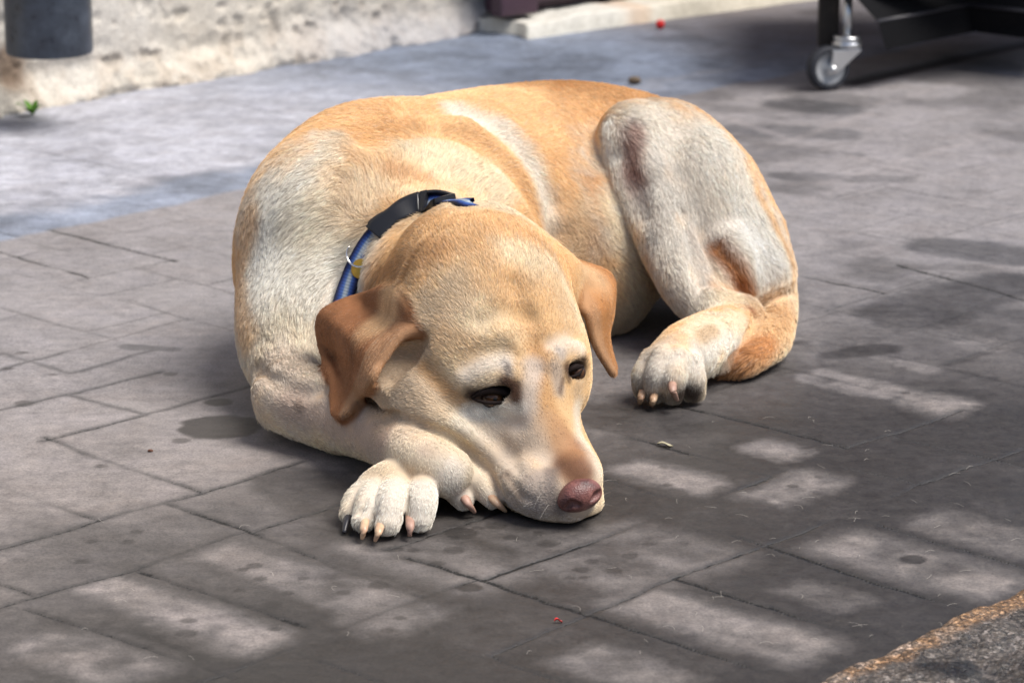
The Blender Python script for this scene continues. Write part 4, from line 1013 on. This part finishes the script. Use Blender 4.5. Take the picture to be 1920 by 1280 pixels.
# tufts: hairs lean together towards shared points
from mathutils.kdtree import KDTree
nt_ = NH//18; ti = rng.choice(NH, nt_, replace=False); kd = KDTree(nt_); [kd.insert(RP[j], i) for i, j in enumerate(ti)]; kd.balance()
own = np.array([kd.find(p)[1] for p in RP])
TP = RP+(cd*np.cos(lift)[:, None]+RN*np.sin(lift)[:, None])*cl[:, None]
tipc = TP[ti[own]]; near_ = (np.linalg.norm(RP-RP[ti[own]], axis=1) < .006)*np.clip(cl/.010, .25, 1)
K = 5; T_ = np.linspace(0, 1, K); pts = np.zeros((NH, K, 3))
for k, t in enumerate(T_):
    p = RP-RN*.0006+cd*(cl*t*np.cos(lift))[:, None]+RN*(cl*np.sin(lift)*(t*1.5-.75*t*t))[:, None]
    cl_w = (near_*.34*t*t)[:, None]; line = RP[ti[own]]+(tipc-RP[ti[own]])*t
    pts[:, k] = p*(1-cl_w)+line*cl_w
pts[:, :, 2] = np.maximum(pts[:, :, 2], .0006)
wid = np.where(cl < .006, .00014, .00016)*rng.uniform(.7, 1.25, NH)
rad = wid[:, None]*np.array([1, 1, .9, .65, .2])[None]
tuft = (vnoise(RP, 160, 330)*.07+vnoise(RP, 380, 331)*.08+rng.normal(0, .13, NH))
hcol = np.clip(RC*(1+tuft)[:, None], .008, .88)
white = (rng.random(NH) < .10)[:, None]; hcol = np.where(white, hcol*.6+.34*np.array([1, .95, .85])*RC.max(1)[:, None], hcol)
hm = NT('coat_hair', .5, .22); inf = hm.new('ShaderNodeHairInfo').outputs['Intercept']
hm.base(hm.mix(1.0, hm.attr('col'), hm.ramp(inf, [(0, (.80, .76, .72)), (.5, (1, 1, 1)), (1, (1.12, 1.13, 1.15))]), 'MULTIPLY'))
coat = hair_obj('coat', pts, rad, hcol, hm.m, dog)
C.cycles_curves.shape = 'RIBBONS'; C.cycles_curves.subdivisions = 2

# eyes
def eye(px, py, u, r, look):
    c = HP(px, py, u); A = axes(look); mb = MB(); prof = [(r*math.sin(a), r*math.cos(a)*(1.0 if a > .55 else 1.0)+(.0012*max(0, 1-a/.55))) for a in np.linspace(0, math.pi, 26)]
    mb.lathe(prof, c, A, 32); Vv = np.array(mb.V); ca = ((Vv-c)@A[:, 2])/np.linalg.norm(Vv-c, axis=1)
    col = np.tile(np.array((.10, .07, .06)), (len(Vv), 1)); col[:] = (.03, .018, .014); col[ca > .80] = (.075, .033, .015); col[ca > .975] = (.004, .004, .004)
    o = obj('eye', mb.V, mb.F, mat_eye, dog, cols={'col': col}); return c
me_ = NT('eye_surface', .07, .32); me_.base(me_.attr('col')); me_.b.inputs['Coat Weight'].default_value = .04; mat_eye = me_.m
lk = -ray(925, 735)/np.linalg.norm(ray(925, 735))+np.array([.25, -.1, -.25]); eye(923, 743, -.0280, .0118, lk); eye(1078, 697, -.0318, .0105, lk+np.array([.15, 0, 0]))
mlid = simple('eyelid_skin', (.014, .009, .008), .7, .10, 0, 300, .3, .3)
def lid(pts, u, r):
    mb = MB(); mb.sweep([HP(x, y, uu) for (x, y), uu in zip(pts, u)], r, 8, True, 5, up=Hu); mb.obj('eyelid', mlid, dog)
lid([(884, 746), (900, 736), (922, 731), (945, 735), (968, 747)], [-.024, -.0175, -.0145, -.0145, -.018], [.0012, .0032, .0042, .0038, .0014])
lid([(886, 747), (903, 753), (925, 755), (948, 753), (968, 747)], [-.024, -.019, -.0170, -.0165, -.017], [.0012, .0018, .0020, .0018, .0012])
lid([(1062, 706), (1066, 694), (1078, 688), (1093, 687)], [-.024, -.0195, -.0195, -.024], [.0012, .0030, .0038, .0016])
lid([(1064, 706), (1074, 706), (1086, 700), (1093, 688)], [-.022, -.022, -.022, -.024], [.0012, .0016, .0018, .0012])

# nose pad
NF = Field(noseP-.04, noseP+.04, .0011)
nc = noseP-Hu*.0035-Hf*.004+Hr*.0005
NF.ell(nc, (.0225, .0130, .0155), HR, k=0)
NF.ell(nc+Hu*.006-Hf*.003, (.0175, .012, .0105), HR, k=.008)
NF.ell(nc-Hu*.010+Hf*.001, (.010, .0095, .0085), HR, k=.006)
for pts in (((1062, 953), (1072, 945), (1083, 947)), ((1110, 938), (1118, 930), (1127, 924))):
    q = []
    for x, y in pts:
        try: q.append(NF.hit(x, y, .0005))
        except ValueError: q.append(nc+Hf*.008+Hr*.01)
    NF.tube(q, [.0024, .0044, .0034], k=.002, op='sub')
NF.tube([nc+Hf*.0150-Hu*.002, nc+Hf*.0140-Hu*.012, nc+Hf*.010-Hu*.018], [.0011, .0013, .0014], k=.003, op='sub')
nv, nf = NF.mesh(); nv = smooth_mesh(nv, nf, 2)
if (vnormals(nv, nf)[0]*(nv-nv.mean(0))).sum() < 0: nf = nf[:, ::-1]
mn = NT('nose_leather', .42, .45, (.26, .095, .075)); vo = mn.new('ShaderNodeTexVoronoi'); vo.inputs['Scale'].default_value = 620; mn.link(mn.coord(), vo.inputs['Vector'])
mn.base(mn.ramp(mn.noise(70, 4, .6), [(.3, (.07, .032, .030)), (.55, (.17, .065, .055)), (.7, (.27, .115, .095))])); mn.bump(vo.outputs['Distance'], .5, .0008)
obj('nose', nv, nf, mn.m, dog)

# claws
horn = NT('claw_horn', .35, .5); horn.base(horn.ramp(horn.noise(120, 3, .5), [(.3, (.50, .30, .19)), (.7, (.66, .47, .30))])); horn = horn.m
pinkh = simple('pink_claw', (.40, .24, .18), .5, .5, 0, 100, .2, 0); darkh = simple('dark_claw', (.03, .028, .032), .35, .5, 0, 100, .3, 0)
def claw(a, m_, b, r0, mat, label=None):
    mb = MB(); mb.sweep([PZ(*a), PZ(*m_), PZ(*b)], [r0, r0*.88, r0*.42], 10, True, 6, flat=.8); o = mb.obj('claw', mat, dog)
    if label: o['label'] = label
claw((660, 958, .012), (651, 975, .010), (645, 998, .003), .0046, darkh, 'dark outer claw of the stretched forepaw')
claw((686, 970, .016), (682, 992, .013), (679, 1010, .004), .0043, horn); claw((716, 972, .016), (710, 996, .013), (703, 1014, .004), .0044, horn)
claw((768, 960, .017), (769, 985, .014), (768, 1005, .005), .0046, pinkh)
claw((866, 926, .020), (878, 944, .014), (890, 960, .004), .0050, pinkh, 'pink claw of the folded forepaw'); claw((920, 930, .018), (934, 945, .013), (948, 958, .004), .0048, horn)
def claw_on(x0, y0, x1, y1, r0, mat):
    a = DF.hit(x0, y0, .004); b = DF.hit(x1, y1, -.009) ; b[2] = max(b[2], .003); mb = MB(); mb.sweep([a, (a+b)/2-ray(x0, y0)*.006, b], [r0, r0*.9, r0*.4], 10, True, 6, flat=.8); mb.obj('claw', mat, dog)
claw((1205, 734, .016), (1201, 747, .011), (1200, 757, .003), .0044, horn); claw((1228, 738, .016), (1224, 752, .011), (1222, 761, .003), .0044, horn); claw((1260, 716, .031), (1262, 733, .026), (1270, 750, .013), .0048, pinkh)

# collar: a woven strap that lies on the neck, with buckle, ring and tag
cps = np.array(COLLAR_PTS)
for _ in range(2): cps[1:-1, :] = cps[1:-1]*.6+.2*(cps[:-2]+cps[2:])
loop = [*cps, PY(950, 445, 3.13), PY(1010, 560, 3.08), PY(930, 680, 3.02), PY(780, 720, 3.00), PY(670, 670, 3.02)]
CPt, _ = spline(loop+[loop[0]], [1]*(len(loop)+1), 14)
CT = np.gradient(CPt, axis=0); CT /= np.linalg.norm(CT, axis=1)[:, None]
ctr = CPt.mean(0)
CNm = []
for p in CPt:
    i = np.argmin(((V-p)**2).sum(1)); CNm.append(VN[i] if np.linalg.norm(V[i]-p) < .012 else (p-ctr)/np.linalg.norm(p-ctr))
CNm = np.array(CNm)
toward = CP-CPt; toward /= np.linalg.norm(toward, axis=1)[:, None]; CNm = CNm*.5+toward*.5*np.clip((106-np.arange(len(CPt)))/25, 0, 1)[:, None]; CNm /= np.linalg.norm(CNm, axis=1)[:, None]
for _ in range(6): CNm[1:-1] = (CNm[:-2]+CNm[1:-1]+CNm[2:])/3
CNm -= CT*(CNm*CT).sum(1)[:, None]; CNm /= np.linalg.norm(CNm, axis=1)[:, None]
CW = np.cross(CT, CNm)
s_len = np.concatenate([[0], np.cumsum(np.linalg.norm(np.diff(CPt, axis=0), axis=1))])
def at_s(s):
    i = [np.interp(s, s_len, A[:, k]) for A in (CPt, CT, CNm, CW) for k in range(3)]; A = np.array(i).reshape(4, 3); return A
def s_of(x, y):
    d = ray(x, y); d /= np.linalg.norm(d); q = CPt[:110]-CP; return s_len[np.argmin(np.linalg.norm(q-(q@d)[:, None]*d, axis=1))]
def band(name, s0, s1, half, t0, t1, mat, parent, n=60, uv=True):
    V_ = []; A_c = []
    for s in np.linspace(s0, s1, n):
        P, T, Nn, Wd = at_s(s); h2 = half(s) if callable(half) else half
        for a, b in ((-1, t0), (-1, t1), (-.6, t1+.0003), (-.2, t1+.0005), (.2, t1+.0005), (.6, t1+.0003), (1, t1), (1, t0)):
            V_.append(P+Wd*h2*a+Nn*b); A_c.append((a*.5+.5, s))
    m = 8; F_ = [[i*m+k, i*m+(k+1) % m, (i+1)*m+(k+1) % m, (i+1)*m+k] for i in range(n-1) for k in range(m)]+[list(range(m))[::-1], [(n-1)*m+k for k in range(m)]]
    A_c = np.array(A_c); return obj(name, V_, F_, mat, parent, True, cols={'across': A_c[:, 0], 'along': A_c[:, 1]})
mc = NT('woven_strap', .65, .3)
ac = mc.attr('across', 'Fac'); al = mc.attr('along', 'Fac')
edge = mc.math('ABSOLUTE', mc.math('SUBTRACT', ac, .5))
wv = mc.math('SINE', mc.math('MULTIPLY', al, 1900)); wx = mc.math('SINE', mc.math('MULTIPLY', ac, 90)); ww = mc.math('MULTIPLY', wv, wx)
cc = mc.ramp(mc.math('ADD', edge, mc.math('MULTIPLY', ww, .03)), [(.0, (.36, .40, .44)), (.09, (.26, .32, .40)), (.16, (.05, .12, .34)), (.28, (.018, .05, .22)), (.40, (.007, .014, .07)), (.5, (.006, .009, .035))])
mc.base(mc.mix(1, cc, mc.ramp(mc.math('MULTIPLY', mc.math('ADD', wv, 1), .5), [(0, (.75, .75, .75)), (1, (1.15, 1.15, 1.15))]), 'MULTIPLY')); mc.bump(ww, .5, .0008)
SL = s_len[-1]
collar = band('collar', 0, SL, .0098, -.002, .0016, mc.m, dog, 400)
bk = NT('buckle_plastic', .33, .5, (.012, .012, .014)); bn = bk.noise(400, 3, .6); bk.bump(bn, .1, .0005); bk = bk.m
sb0, sb1, sb2 = s_of(700, 436), s_of(788, 376), s_of(838, 374)
def bhalf(s):
    t = (s-sb0)/(sb1-sb0); return .0122-.0026*math.exp(-((t-.42)/.17)**2)-.0015*(t < .06)
buckle = band('buckle', sb0, sb1-.0006, bhalf, .0002, .0078, bk, collar, 40)
def bar(name, s0, s1, a0, a1, t0, t1):
    mb = MB(); V_ = []
    n = 10
    for s in np.linspace(s0, s1, n):
        P, T, Nn, Wd = at_s(s)
        for a, b in ((a0, t0), (a0, t1), (a1, t1), (a1, t0)): V_.append(P+Wd*a+Nn*b)
    F_ = [[i*4+k, i*4+(k+1) % 4, (i+1)*4+(k+1) % 4, (i+1)*4+k] for i in range(n-1) for k in range(4)]+[[3, 2, 1, 0], [(n-1)*4+k for k in range(4)]]
    return V_, F_
mb = MB(); L_ = sb2-sb1
mb.add(*bar('x', sb1+.0004, sb1+.0075, -.0122, .0122, .0004, .0072)); mb.add(*bar('x', sb2-.004, sb2, -.0116, .0116, .0004, .0066))
mb.add(*bar('x', sb1+.0078, sb2-.0042, -.0121, -.0092, .0004, .0064)); mb.add(*bar('x', sb1+.0078, sb2-.0042, .0092, .0121, .0004, .0064)); mb.obj('buckle_frame', bk, collar, False)
# ring and tag
P, T, Nn, Wd = at_s(s_of(672, 482)); steel = NT('polished_steel', .15, .7, (.75, .74, .72), 1.0).m; brass = simple('brass_tag', (.42, .27, .05), .38, .6, .75, 80, .2, .05)
rp = []
for a in np.linspace(-1.75, 1.75, 15): rp.append(P+Nn*.004+Wd*math.sin(a)*.0145-T*(math.cos(a)*.0125-.002)*1.0)
mb = MB(); mb.sweep(rp, [.0011]*15, 8, True, 3, up=Nn); mb.obj('ring', steel, collar)
mb = MB(); cT = P-T*.010+Wd*.0085+Nn*.003
A3 = np.stack([T, Wd, Nn], 1); mb.lathe([(0, -.0008), (.0098, -.0008), (.0105, 0), (.0098, .0008), (0, .0008)], cT, A3, 32); mb.obj('name_tag', brass, collar)

# whiskers, lashes
def strands(name, specs, r0, col):
    Ps = []; 
    for a, dirv, L, sag in specs:
        t = np.linspace(0, 1, 7)[:, None]; Ps.append(a+dirv*L*t+np.array([0, 0, -1])*sag*t*t)
    n = len(Ps); return hair_obj(name, np.array(Ps), np.tile(r0*np.array([1, .9, .8, .65, .5, .35, .15]), (n, 1)), np.tile(np.array(col), (n, 1)), hair_mat(name), dog)
sp = []
for x, y in ((985, 880), (1000, 905), (1015, 925), (975, 915), (1000, 940), (1030, 945)):
    a = S(x, y); d = -Hr*.8+Hu*.45+Hf*rng.uniform(-.1, .5); sp.append((a, d/np.linalg.norm(d), rng.uniform(.014, .026), .006))
for x, y in ((1122, 890), (1126, 905), (1120, 950), (1118, 940)):
    a = S(x, y); d = Hr*.9+Hu*.2+Hf*rng.uniform(-.3, .3)+np.array([0, 0, .25]); sp.append((a, d/np.linalg.norm(d), rng.uniform(.014, .024), .007))
strands('whiskers', sp, .00009, (.55, .50, .44))
